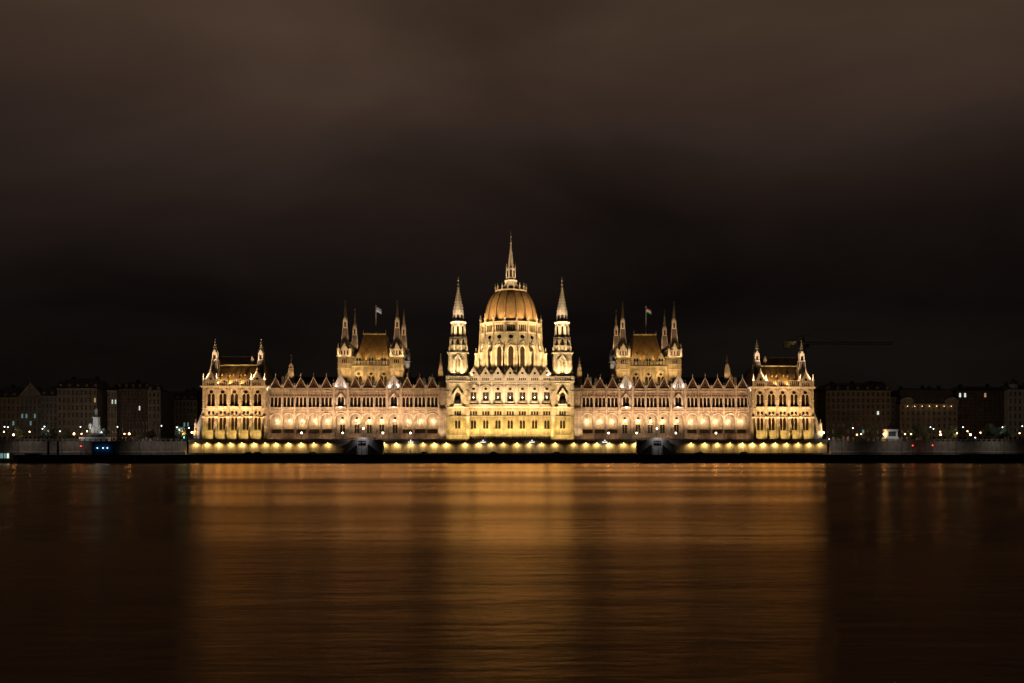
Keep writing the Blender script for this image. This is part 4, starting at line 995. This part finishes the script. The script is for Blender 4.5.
facade('apartment_building','tall sand coloured building with pilasters behind the pale monument',57.5,97,389.5,379.5,40,6,9,FC,extra='pilasters',litmat={(4,8):Wm})
facade('apartment_building','narrow pale corner house with two bright white windows',107.5,117,391.5,386,42,6,3,FC,litmat={(4,1):Wt,(4,2):Wt},depth=12)
facade('apartment_building','dark brick riverfront building between the pale corner house and the twin turrets',117.2,148,390,383,44,6,9,FD,litmat={(3,6):Wt},extra='plain')
facade('apartment_building','dark low building set back behind the alley beside the pale monument',95,110,402,392,75,5,5,FD,extra='plain')
e,F,x0,x1,ze,bw,fh=facade('turreted_building','warm lit narrow building with twin roof turrets left of the parliament',148,160.5,391.5,388,42,6,3,FA)
for a in (x0+1,x1-1):
    m=MB(); m.prism(a,42.8,ze,ze+1.8,1.0,.9,8,0,FA); m.prism(a,42.8,ze+1.8,ze+3.4,1.0,.05,8,0,SLATE); make('turret',m,e)
facade('apartment_building','long low brown building between the twin turrets and the left corner pavilion',160.7,197,401,392,60,5,10,FA,extra='plain',litmat={(1,6):Cy,(1,7):Cy})
facade('dark_building','dark low building far behind the left corner pavilion roofline',180,215,397,390,110,5,8,FD,extra='plain')
# right side
e,F,x0,x1,ze,bw,fh=facade('apartment_building','large ochre building with many windows right beside the parliament',826,890.5,390.8,383,50,7,13,FA,litmat={(3,10):Wt,(0,7):Cy,(0,8):Cy})
m=MB(); a,b_=XW(858,60),XW(890,60); m.add([(a,56,ze),(b_,56,ze),(b_,66,ze),(a,66,ze),(a+4,59,Z(381.3,60)),(b_-4,59,Z(381.3,60)),(b_-4,63,Z(381.3,60)),(a+4,63,Z(381.3,60))],[(0,1,5,4),(1,2,6,5),(2,3,7,6),(3,0,4,7),(4,5,6,7)],SLATE); make('attic_roof',m,e)
facade('apartment_building','set back ochre wing between the right corner pavilion and the large ochre building',808,825.8,393,388,62,7,5,FA,extra='plain')
facade('apartment_building','narrow lower ochre building behind the equestrian statue',890.8,899.5,397.5,393,52,6,2,FB,extra='plain')
e,F,x0,x1,ze,bw,fh=facade('twin_gabled_building','pale palace with two round gables and a dark cupola roof',900,957.5,404,388,46,5,11,FC,litmat={(1,8):GLASS2},wscale=.9)
for px in (907,951.5):
    c=XW(px,46); r=3.0; m=MB(); m.poly(F,[(c-r,ze+.3)]+[(c+r,ze+.3)]+[(c+r*math.cos(PI*i/10),ze+1.2+1.9*math.sin(PI*i/10)) for i in range(11)],-.3,.5,FC); m.band(F,[(c+(r+.1)*math.cos(PI*i/10),ze+1.2+2*math.sin(PI*i/10)) for i in range(11)],.2,-.45,.5,FE); make('gable',m,e)
m=MB(); c=XW(931,52); z=Z(389,52); m.prism(c,54,z-1.5,z+.6,1.5,1.3,8,0,SLATE); m.ball((c,54,z+.6),1.25,SLATE,8,6); m.tube((c,54,z+1.6),(c,54,z+3.2),.12,.03,5,IRON); make('cupola',m,e)
for i in range(7):
    c=x0+(x1-x0)*(.12+.76*i/6); m=MB(); m.ball((c,45.2,ze-.9),.11,E_WARM,6,4); make('cornice_lamp',m,e); point((c,44.6,ze-1.1),11,(1,.6,.3),.08)
facade('apartment_building','dark building with lit attic windows right of the twin gabled palace',957.7,1008,391,386,48,6,10,FD,litmat={(5,0):Wt,(5,1):Wt,(5,5):Wm},extra='pilasters')
e,F,x0,x1,ze,bw,fh=facade('domed_corner_building','pale corner building with a small dark dome at the right edge',1008.3,1046,389.5,384,44,6,8,FE)
m=MB(); c=XW(1014,46); z=ze; m.prism(c,46.5,z+.35,z+2.6,2.1,2.0,8,PI/8,FE); m.prism(c,46.5,z+2.6,z+2.9,2.35,2.35,8,PI/8,FE); m.ball((c,46.5,z+2.9),1.9,SLATE,10,8,1.25); m.tube((c,46.5,z+5.2),(c,46.5,z+7),.12,.03,5,IRON); make('dome',m,e)

# ---------------- trees along the upper promenade
def leafcrown(r,h,n,seed):
    rnd=random.Random(seed); m=MB(); cl=[(rnd.uniform(-.6,.6)*r,rnd.uniform(-.6,.6)*r,rnd.uniform(.2,.95)*h,rnd.uniform(.3,.55)*r) for _ in range(12)]
    vs=[];fs=[]
    for i in range(n):
        c=rnd.choice(cl); d=Vector((rnd.gauss(0,1),rnd.gauss(0,1),rnd.gauss(0,.8))).normalized()*c[3]*rnd.uniform(.5,1.1)
        p=Vector(c[:3])+d; u=Vector((rnd.gauss(0,1),rnd.gauss(0,1),rnd.gauss(0,1))).normalized(); w=u.orthogonal().normalized(); s=rnd.uniform(.12,.24)
        b=len(vs); vs+=[p-u*s-w*s*.6,p+u*s-w*s*.6,p+u*s+w*s*.6,p-u*s+w*s*.6]; fs.append((b,b+1,b+2,b+3))
    m.add(vs,fs,LEAF); return m
def tree(seed):
    e=empty('tree',(0,0,0)); m=MB(); rnd=random.Random(seed)
    m.tube((0,0,0),(.1,.05,2.4),.24,.16,7,BARK)
    for i in range(7):
        a=i*2.4; m.tube((.1,.05,2.2+i*.1),(.1+1.3*math.cos(a),.05+1.3*math.sin(a),4.2+.3*i),.09,.03,5,BARK)
    make('trunk',m,e)
    m=leafcrown(2.6,4.6,1500,seed); m.v=[(v[0],v[1],v[2]+2.0) for v in m.v]; make('crown',m,e,(0,0,2)); return e
T1,T2=tree(3),tree(8)
TP=[(20,-2,1.0,'at the foot of the gabled house'),(46,-3,1.1,'between the gabled house and the pilastered building'),(54,2,1.0,'at the left corner of the pilastered building'),(68,6,.9,'under the pilastered building'),(105,10,1.0,'right of the tall pale monument'),(139,8,.8,'in front of the dark brick building'),
    (152,12,.9,'under the twin turrets'),(182,-4,1.1,'beside the green signal near the left pavilion'),(838,3,1.0,'left of the lone white lamp beside the parliament'),(870,8,1.1,'left of the equestrian statue'),(918,2,1.2,'in front of the left round gable'),(926,9,1.0,'just left of the tall twin white lamps'),
    (950,-1,1.2,'under the right round gable'),(988,-3,1.3,'in front of the dark building with attic windows'),(995,3,1.2,'second of the pair before the dark building'),(1007,-5,1.2,'under the small dark dome')]
for i,(px,y,s,lab) in enumerate(TP):
    o=(T1,T2)[i] if i<2 else copy_tree((T1,T2)[i%2]); o.location=(XW(px,y),y,ZS); o.scale=(s*.9,s*.9,s*.92); o.rotation_euler.z=i*1.7
    tag(o,'dark leafy street tree '+lab,'tree','trees on the riverfront promenade')

# ---------------- skinned figures
def skin(name,verts,edges,radii,mat,parent=None,sub=1):
    me=bpy.data.meshes.new(name); me.from_pydata(verts,edges,[]); o=bpy.data.objects.new(name,me); COL.objects.link(o)
    md=o.modifiers.new('s','SKIN'); 
    for i,r in enumerate(radii): me.skin_vertices[0].data[i].radius=(r,r) if not isinstance(r,tuple) else r
    me.skin_vertices[0].data[0].use_root=True
    s=o.modifiers.new('u','SUBSURF'); s.levels=sub; s.render_levels=sub
    bpy.context.view_layer.update(); dg=bpy.context.evaluated_depsgraph_get(); nm_=bpy.data.meshes.new_from_object(o.evaluated_get(dg))
    bpy.data.objects.remove(o); mb=MB(); mb.add([tuple(v.co) for v in nm_.vertices],[tuple(p.vertices) for p in nm_.polygons],mat)
    return mb
def shift(mb,d): mb.v=[(v[0]+d[0],v[1]+d[1],v[2]+d[2]) for v in mb.v]; return mb
# equestrian statue, px 890
ys=-6; xs=XW(890.8,ys); e=empty('equestrian_statue',(xs,ys,ZS)); tag(e,'dark bronze rider on a white lit stone plinth right of the parliament','statue')
zp=Z(429.2,ys); hw2=2.6
m=MB(); m.box(xs-3.4,xs+3.4,ys-2.4,ys+2.4,ZS+.01,Z(438.5,ys),MARB); m.box(xs-2.9,xs+2.9,ys-1.9,ys+1.9,Z(438.5,ys)+.002,Z(437,ys),MARB); m.box(xs-2.5,xs+2.5,ys-1.5,ys+1.5,Z(437,ys)+.002,zp-.5,MARB); m.box(xs-2.85,xs+2.85,ys-1.85,ys+1.85,zp-.5,zp,MARB)
m.box(xs-1.6,xs+1.6,ys-1.56,ys-1.503,Z(436.4,ys),zp-.9,BRONZE); make('plinth',m,e)
HV=[(0,0,1.75),(-.75,0,1.7),(.7,0,1.8),(1.1,0,2.35),(1.45,0,2.75),(1.85,0,2.45),(2.05,0,2.25),(-1.15,0,1.5),(-1.35,0,.9),
    (-.8,.25,1.2),(-.95,.28,.7),(-.85,.28,.05),(-.8,-.25,1.2),(-1.0,-.28,.7),(-.9,-.28,.05),(.75,.25,1.2),(.8,.27,.6),(.75,.27,.05),(.8,-.25,1.25),(1.25,-.27,1.0),(1.15,-.27,.55)]
HE=[(0,1),(0,2),(2,3),(3,4),(4,5),(5,6),(1,7),(7,8),(1,9),(9,10),(10,11),(1,12),(12,13),(13,14),(2,15),(15,16),(16,17),(2,18),(18,19),(19,20)]
HR=[.42,.42,.4,.24,.2,.14,.1,.1,.06,.2,.11,.09,.2,.11,.09,.17,.1,.08,.17,.1,.08]
make('horse',shift(skin('h',HV,HE,HR,BRONZE),(xs,ys,zp)),e)
RV=[(0,0,2.15),(0,0,2.55),(0,0,2.95),(.02,0,3.12),(.03,0,3.35),(.15,.4,2.15),(.2,.48,1.6),(.32,.48,1.5),(.15,-.4,2.15),(.2,-.48,1.6),(.32,-.48,1.5),(0,.28,2.88),(.2,.32,2.5),(.5,.2,2.45),(0,-.28,2.88),(.15,-.36,2.5),(.5,-.2,2.45)]
RE=[(0,1),(1,2),(2,3),(3,4),(0,5),(5,6),(6,7),(0,8),(8,9),(9,10),(2,11),(11,12),(12,13),(2,14),(14,15),(15,16)]
RR=[.22,.2,.24,.09,.15,.14,.09,.06,.14,.09,.06,.1,.08,.05,.1,.08,.05]
make('rider',shift(skin('r',RV,RE,RR,BRONZE),(xs,ys,zp)),e)
for a in (-2.2,2.2): spot((xs+a,ys-6,ZS+1.2),(xs+a*.3,ys-1.5,zp-2),230,(.85,.93,1),60,.8,.1)
# tall pale monument, px 95
ys=-4; xs=XW(95.2,ys); e=empty('monument',(xs,ys,ZS)); tag(e,'tall pale floodlit stone monument with carved figures on a stepped base left of the parliament','monument')
z0=ZS; m=MB(); m.box(xs-5.4,xs+5.4,ys-3,ys+3,z0+.01,z0+2.6,MARB); m.box(xs-2.8,xs+2.8,ys-2.4,ys+2.4,z0+2.602,z0+3.5,QUAYST); m.box(xs-2.2,xs+2.2,ys-2,ys+2,z0+3.502,z0+4.2,GREYST)
make('plinth',m,e)
m=MB(); zt=Z(418.5,ys); m.sq(xs+.4,ys+.4,z0+4.203,zt,1.25,1.0,MARB); m.sq(xs+.4,ys+.4,zt+.003,zt+.5,1.25,1.25,MARB); make('pylon',m,e)
def figure(h,lean=0):
    s=h/1.8; V=[(0,0,.95),(0,0,1.2),(lean*.1,0,1.42),(lean*.12,0,1.52),(lean*.16,0,1.68),(.1,0,.9),(.14,.02,.5),(.15,0,.06),(-.1,0,.9),(-.13,-.08,.5),(-.14,.0,.06),(.24,0,1.4),(.3,-.1,1.12),(.2,-.3,1.15),(-.24,0,1.4),(-.32,0,1.1),(-.26,-.1,.88)]
    E=[(0,1),(1,2),(2,3),(3,4),(0,5),(5,6),(6,7),(0,8),(8,9),(9,10),(2,11),(11,12),(12,13),(2,14),(14,15),(15,16)]
    r=[.17,.16,.19,.07,.11,.13,.09,.07,.13,.09,.07,.08,.06,.04,.08,.06,.04]
    return [tuple(c*s for c in v) for v in V],E,[q_*s for q_ in r]
for dx,dy,dz,h in ((.4,.2,zt+.5-z0,4.0),(-1.5,-1.0,4.2,4.6),(2.0,-.8,4.2,3.6),(-.3,-1.5,4.2,3.2)):
    V,E,r=figure(h,dx*.3); make('stone_figure',shift(skin('f',V,E,r,MARB),(xs+dx,ys+dy,z0+dz)),e)
for a in (-3,3): spot((xs+a,ys-6,ZS+1.2),(xs+a*.1,ys,ZS+9.5),520,(.9,.94,1),36,.8,.1)

# ---------------- flags over the two halls
def flag(sg,px,cols,lab):
    y=32; x=XW(px,y); z0=Z(335,y); z1=Z(306.5,y); e=empty('flagpole',(x,y,z0)); tag(e,lab,'flagpole')
    m=MB(); m.tube((x,y,z0-2),(x,y,z1),.16,.09,8,WHITEP); m.ball((x,y,z1+.15),.24,WHITEP,6,4); make('pole',m,e)
    m=MB(); w=Z(308,y)-Z(312.6,y); L_=2.4; ns=12; zt=Z(308.2,y); nb=len(cols)
    for b,cmat in enumerate(cols):
        vs=[];fs=[]
        for i in range(ns+1):
            t=i/ns; xx=x+.12+L_*t; yy=y+.35*math.sin(t*7)*t; dz=-.7*t*t+.2*math.sin(t*6)
            for q_ in (b,b+1): vs.append((xx,yy,zt+dz-w*q_/nb))
            for q_ in (b,b+1): vs.append((xx,yy+.03,zt+dz-w*q_/nb))
        for i in range(ns):
            a=4*i; fs+=[(a,a+1,a+5,a+4),(a+2,a+6,a+7,a+3),(a,a+4,a+6,a+2),(a+1,a+3,a+7,a+5)]
        m.add(vs,fs,cmat)
    make('flag',m,e)
    spot((x+1.2,y-3.5,z0+.5),(x+1.0,y,z1-2),2600,(.88,.95,1),26,.8,.1)
def cloth(n,c): return surf(n,tuple(v*.85 for v in c),c,2,.8,0)
flag(-1,376,[cloth('pale_violet_cloth',(.5,.5,.75)),cloth('white_cloth',(.8,.8,.85))],'white flagpole with a pale violet and white flag over the left hall roof')
flag(1,646,[cloth('red_cloth',(.6,.06,.06)),cloth('flag_white_cloth',(.8,.8,.8)),cloth('green_cloth',(.05,.35,.12))],'white flagpole with a red, white and green flag over the right hall roof')

# ---------------- tower crane behind the right corner pavilion
y=170; xm=XW(803.5,y); zj=Z(343.5,y); ztop=Z(334,y); e=empty('tower_crane',(xm,y,ZS)); tag(e,'yellow lattice tower crane rising behind the right corner pavilion','crane')
def lattice(m,p,q,w,n,r=.14):
    p=Vector(p);q=Vector(q);d=(q-p).normalized(); u=Vector((0,1,0)); v=d.cross(u); cs=[(u*a+v*b)*w/2 for a,b in ((-1,-1),(1,-1),(1,1),(-1,1))]
    for c in cs: m.tube(p+c,q+c,r,r,4,CRANE)
    for i in range(n):
        a=p+(q-p)*(i/n); b=p+(q-p)*((i+1)/n)
        for j in range(4): m.tube(a+cs[j],b+cs[(j+1)%4],r*.6,r*.6,3,CRANE)
m=MB(); lattice(m,(xm,y,ZS),(xm,y,zj),1.9,24,.16); make('mast',m,e)
m=MB(); xe=XW(893,y); lattice(m,(xm+1,y,zj+.6),(xe,y,zj+.6),1.3,26,.13); make('jib',m,e)
m=MB(); xc_=XW(780,y); lattice(m,(xm-1,y,zj+.6),(xc_,y,zj+.6),1.3,8,.13); make('counter_jib',m,e)
m=MB(); a=XW(786.5,y); m.box(a-1.8,a+1.8,y-.9,y+.9,zj-2.6,zj-.1,PAVE); make('counterweight',m,e)
m=MB(); m.sq(xm,y,zj+1.3,ztop,.8,.15,CRANE); m.tube((xm,y,ztop),(xc_+2,y,zj+1.2),.08,.08,4,IRON); m.tube((xm,y,ztop),((xm+xe)/2,y,zj+1.2),.08,.08,4,IRON); make('tower_head',m,e)
m=MB(); m.box(xm+1.1,xm+2.8,y-1.9,y-.9,zj-2.2,zj-.1,CRANE); m.box(xm+1.3,xm+2.6,y-1.95,y-1.903,zj-1.5,zj-.5,GLASS2); make('cab',m,e)

spot((xm-3,y-3,zj+3),(XW(788,y),y,zj-1),1400,(1,.7,.35),60,.8,.1)
# ---------------- signals, kiosk, boats, cars on the quay
for px,py,mat,lab in ((81,446.2,E_RED,'red traffic light on the quay left of the blue glass kiosk'),(912.5,445.5,E_RED,'left of two red traffic lights on the right quay'),(932.3,445.3,E_RED,'right of two red traffic lights on the right quay'),(184.2,437.5,E_GREEN,'green traffic light on the promenade beside the left corner pavilion')):
    y=-19 if mat is E_RED else -13; z0=ZQ if mat is E_RED else ZS; x=XW(px,y); zc=Z(py,y)
    e=empty('traffic_light',(x,y,z0)); tag(e,lab,'traffic light'); m=MB(); m.prism(x,y,z0,zc-.5,.08,.07,8,0,IRON); make('post',m,e)
    m=MB(); m.box(x-.24,x+.24,y-.15,y+.15,zc-.8,zc+.55,IRON); make('housing',m,e)
    m=MB(); m.prism(x,y-.2,zc-.01,zc+.01,.01,.01,4,0,IRON); m.ball((x,y-.2,zc),.26,mat,8,5); make('signal_lens',m,e); point((x,y-.8,zc),22,(1,.1,.08) if mat is E_RED else (.2,1,.7),.1)
y=-20; a,b_=XW(92,y),XW(115.5,y); e=empty('glass_kiosk',((a+b_)/2,y,ZQ)); tag(e,'dark blue glass pavilion at the foot of the wall under the pale monument','kiosk')
BLU=glass('blue_glass',(.01,.05,.10),.15); m=MB(); m.box(a,b_,y,y+3.4,ZQ+.3,Z(442.6,y),BLU); m.box(a-.3,b_+.3,y-.4,y+3.5,Z(442.6,y)+.003,Z(442,y),IRON); m.box(a-.1,b_+.1,y-.1,y+3.5,ZQ+.01,ZQ+.297,QUAYST); make('shell',m,e)
for i in range(9): c=a+(b_-a)*i/8; m=MB(); m.box(c-.07,c+.07,y-.09,y-.004,ZQ+.3,Z(442.6,y),IRON); make('mullion',m,e)
for px,c in ((97.5,(.7,.85,1)),(103.3,(.5,.8,1)),(107.5,(.6,.85,1))):
    x=XW(px,y); m=MB(); m.ball((x,y-.3,Z(448,y)),.15,E_WHITE,6,4); make('lamp',m,e); point((x,y-.7,Z(448,y)),25,(.3,.65,1),.08)
def car(col):
    e=empty('parked_car',(0,0,0)); m=MB(); F0=Fr((0,-.85),(1,0),(0,1))
    m.poly(F0,[(-2.15,.3),(2.15,.3),(2.2,.7),(2.05,.85),(1.3,.95),(.75,1.42),(-.85,1.45),(-1.6,1.0),(-2.15,.9)],0,1.7,col); make('body',m,e)
    m=MB(); m.poly(Fr((0,-.87)),[(-1.35,.98),(1.1,.98),(.68,1.36),(-.8,1.38)],0,.015,GLASS2); make('side_window',m,e)
    m=MB(); m.poly(Fr((0,.855)),[(-1.35,.98),(1.1,.98),(.68,1.36),(-.8,1.38)],0,.015,GLASS2); make('side_window',m,e)
    for a in (-1.35,1.35):
        for b in (-.88,.7): m=MB(); m.tube((a,b,.32),(a,b+.18,.32),.32,.32,12,RUB); make('wheel',m,e)
    return e
CD=surf('dark_car_paint',(.02,.022,.026),(.03,.032,.038),1,.3,0); CW=surf('silver_car_paint',(.3,.3,.31),(.4,.4,.41),1,.3,0)
ca,cb=car(CD),car(CW)
CP=[(249,'dark','below the left corner pavilion'),(313,'silver','below the fourth arch of the left wing'),(258,'dark','second below the left corner pavilion'),(425,'silver','left of the left river tower'),(494,'dark','below the central block, left of its middle'),(557,'silver','below the right river tower'),(700,'dark','below the arcades right of the right stair'),(744,'silver','beside the right corner pavilion')]
for i,(px,c,lab) in enumerate(CP):
    src=ca if c=='dark' else cb; o=src if i<2 else copy_tree(src); y=-20.6; o.location=(XW(px,y),y,ZQ+.012); tag(o,f'{c} car parked along the embankment wall {lab}','car','cars parked along the quay')
# dark moored pontoon with posts at the left, dark barge at the right
y=-34.5
def hull(m,x0,x1,y0,y1,z0,z1,mat,bow=3):
    m.add([(x0,y0,z1),(x1,y0,z1),(x1+bow,(y0+y1)/2,z1+.4),(x1,y1,z1),(x0,y1,z1),(x0+.6,y0+.5,z0),(x1-.5,y0+.5,z0),(x1+bow*.4,(y0+y1)/2,z0),(x1-.5,y1-.5,z0),(x0+.6,y1-.5,z0)],
          [(0,1,2,3,4),(0,5,6,1),(1,6,7,2),(2,7,8,3),(3,8,9,4),(4,9,5,0)],mat)
e=empty('moored_pontoon',(XW(42,y),y,0)); tag(e,'dark low pontoon with two tall mooring posts by the left quay','pontoon')
m=MB(); hull(m,XW(22,y),XW(62,y),y-2.2,y+2.2,-.4,1.3,HULL,1.5); make('hull',m,e)
m=MB(); m.box(XW(27,y),XW(40,y),y-1.4,y+1.4,1.3,3.6,HULL); m.box(XW(26.5,y),XW(40.5,y),y-1.7,y+1.7,3.603,3.8,HULL); make('cabin',m,e)
for px in (45.2,54.8): m=MB(); m.tube((XW(px,y),y+2.7,-3),(XW(px,y),y+2.7,Z(441,y)),.42,.42,10,HULL); make('mooring_post',m,e)
for px in (20,100): pass
e=empty('moored_boat',(XW(990,y),y,0)); tag(e,'long dark boat moored at the right quay with its gangway','boat')
m=MB(); hull(m,XW(948,y),XW(1035,y),y-2.6,y+2.6,-.5,1.8,HULL,3); make('hull',m,e)
m=MB(); m.box(XW(962,y),XW(1024,y),y-1.8,y+1.8,1.8,3.4,HULL); m.box(XW(961,y),XW(1025,y),y-2,y+2,3.403,3.6,HULL); make('cabin',m,e)
m=MB()
for i in range(16): c=XW(964+i*3.8,y); m.box(c,c+.9,y-1.86,y-1.803,2.3,3.0,GLASS2)
make('window_band',m,e)
m=MB(); p=Vector((XW(932,y),y+3.2,3.1)); q_=Vector((XW(950,y),y+1.5,1.9))
m.tube(p,q_,.1,.1,5,HULL); m.tube(p+Vector((0,.9,0)),q_+Vector((0,.9,0)),.1,.1,5,HULL); m.tube(p+Vector((0,0,1)),q_+Vector((0,0,1)),.05,.05,5,HULL); make('gangway',m,e)
# small lit boat at the left edge
e=empty('river_bus',(XW(4,y),y,0)); tag(e,'small pale passenger boat with bluish lit windows at the left edge of the quay','boat')
m=MB(); hull(m,XW(-14,y),XW(13,y),y-1.9,y+1.9,-.4,1.2,WHITEP,2.4); make('hull',m,e)
m=MB(); x0_,x1_=XW(-10,y),XW(11.5,y); m.box(x0_,x1_,y-1.4,y+1.4,1.2,2.0,WHITEP); m.box(x0_,x1_,y-1.4,y+1.4,3.9,4.2,WHITEP)
for i in range(8): c=x0_+(x1_-x0_-.3)*i/7; m.box(c,c+.3,y-1.4,y+1.4,2.003,3.897,WHITEP)
make('cabin',m,e)
for i in range(7):
    c=x0_+(x1_-x0_-.3)*i/7+.3; m=MB(); m.box(c,c+(x1_-x0_-.3)/7-.3,y-1.3,y-1.2,2.003,3.897,W_CYAN if i%3 else W_WHITE); make('window',m,e)
# mooring bollards along the quay edge
bo=MB(); bo.prism(0,YQ+1,ZQ,ZQ+.5,.2,.16,10,0,IRON); bo.prism(0,YQ+1,ZQ+.5,ZQ+.65,.3,.26,10,0,IRON)
bp=make('mooring_bollard',bo)
for i in range(20):
    o=bp if i==0 else copy_tree(bp); o.location.x=-209+22*i; tag(o,'squat dark iron bollard on the edge of the quay above the river','bollard','iron bollards along the quay edge')

# ------------------------------------------------------------------ sky
w=bpy.data.worlds.new('World'); sc.world=w; w.use_nodes=True; nt=w.node_tree; nt.nodes.clear(); N,L=nt.nodes,nt.links
out=N.new('ShaderNodeOutputWorld'); bg=N.new('ShaderNodeBackground'); bg2=N.new('ShaderNodeBackground'); ad=N.new('ShaderNodeAddShader')
sky=N.new('ShaderNodeTexSky'); sky.sky_type='NISHITA'; sky.sun_disc=False; sky.sun_elevation=R(-6); sky.sun_rotation=R(200)
L.new(sky.outputs[0],bg2.inputs[0]); bg2.inputs[1].default_value=.02
tc=N.new('ShaderNodeTexCoord'); sep=N.new('ShaderNodeSeparateXYZ'); L.new(tc.outputs['Generated'],sep.inputs[0])
# clouds: project the view direction on a flat cloud deck so that they narrow to the horizon
mx=N.new('ShaderNodeMath'); mx.operation='ADD'; mx.inputs[1].default_value=.34; L.new(sep.outputs[2],mx.inputs[0])
dv=N.new('ShaderNodeVectorMath'); dv.operation='DIVIDE'; cb_=N.new('ShaderNodeCombineXYZ')
for i in range(3): L.new(mx.outputs[0],cb_.inputs[i])
L.new(tc.outputs['Generated'],dv.inputs[0]); L.new(cb_.outputs[0],dv.inputs[1])
mp=N.new('ShaderNodeMapping'); mp.inputs['Scale'].default_value=(1.1,1.5,.0); mp.inputs['Location'].default_value=(5.3,2.4,0); L.new(dv.outputs[0],mp.inputs[0])
n=N.new('ShaderNodeTexNoise'); n.inputs['Scale'].default_value=1.15; n.inputs['Detail'].default_value=7; n.inputs['Roughness'].default_value=.5; n.inputs['Distortion'].default_value=.5; L.new(mp.outputs[0],n.inputs['Vector'])
el=N.new('ShaderNodeValToRGB'); cr=el.color_ramp; L.new(sep.outputs[2],el.inputs[0])
pts=[(0.0,(.0038,.0035,.0029)),(.06,(.0042,.0033,.0026)),(.13,(.0050,.0036,.0031)),(.22,(.0128,.0080,.0066)),(.30,(.031,.0190,.0142)),(.38,(.052,.0310,.0205)),(.42,(.050,.0300,.0200)),(.48,(.016,.010,.007)),(.6,(.005,.0035,.0025)),(1.0,(.006,.004,.003))]
cr.elements[0].position=pts[0][0]; cr.elements[0].color=(*pts[0][1],1); cr.elements[1].position=pts[-1][0]; cr.elements[1].color=(*pts[-1][1],1)
for p_,c_ in pts[1:-1]: q2=cr.elements.new(p_); q2.color=(*c_,1)
mr=N.new('ShaderNodeMapRange'); mr.inputs[1].default_value=.3; mr.inputs[2].default_value=.7; mr.inputs[3].default_value=.5; mr.inputs[4].default_value=1.42; L.new(n.outputs['Fac'],mr.inputs[0])
ml=N.new('ShaderNodeMix'); ml.data_type='RGBA'; ml.blend_type='MULTIPLY'; ml.inputs[0].default_value=1; L.new(el.outputs[0],ml.inputs[6]); L.new(mr.outputs[0],ml.inputs[7])
L.new(ml.outputs[2],bg.inputs[0]); bg.inputs[1].default_value=1
L.new(bg.outputs[0],ad.inputs[0]); L.new(bg2.outputs[0],ad.inputs[1]); L.new(ad.outputs[0],out.inputs[0])

# ------------------------------------------------------------------ camera and render
cam=bpy.data.cameras.new('camera'); co=bpy.data.objects.new('camera',cam); COL.objects.link(co); sc.camera=co
co.location=(0,CAMY,CAMZ); co.rotation_euler=(R(90),0,-YAW)
cam.sensor_width=36; cam.lens=36*1000/1024; cam.clip_end=8000; cam.clip_start=.5
cam.shift_y=(HZ-341.5)/1024
# building axis is 1000*tan(YAW) px left of the view axis; shift it back to AX
cam.shift_x=-(AX-512+1000*math.tan(YAW))/1024
w.cycles.sampling_method='NONE'
for m_ in bpy.data.materials:
    if m_.node_tree and any(n_.type=='EMISSION' for n_ in m_.node_tree.nodes): m_.cycles.emission_sampling='NONE'
sc.view_settings.view_transform='Standard'; sc.view_settings.look='None'; sc.view_settings.exposure=0; sc.view_settings.gamma=1
c=sc.cycles; c.use_denoising=True; c.use_light_tree=True; c.max_bounces=5; c.diffuse_bounces=2; c.glossy_bounces=3; c.sample_clamp_indirect=12; c.caustics_reflective=False; c.caustics_refractive=False; c.use_adaptive_sampling=False
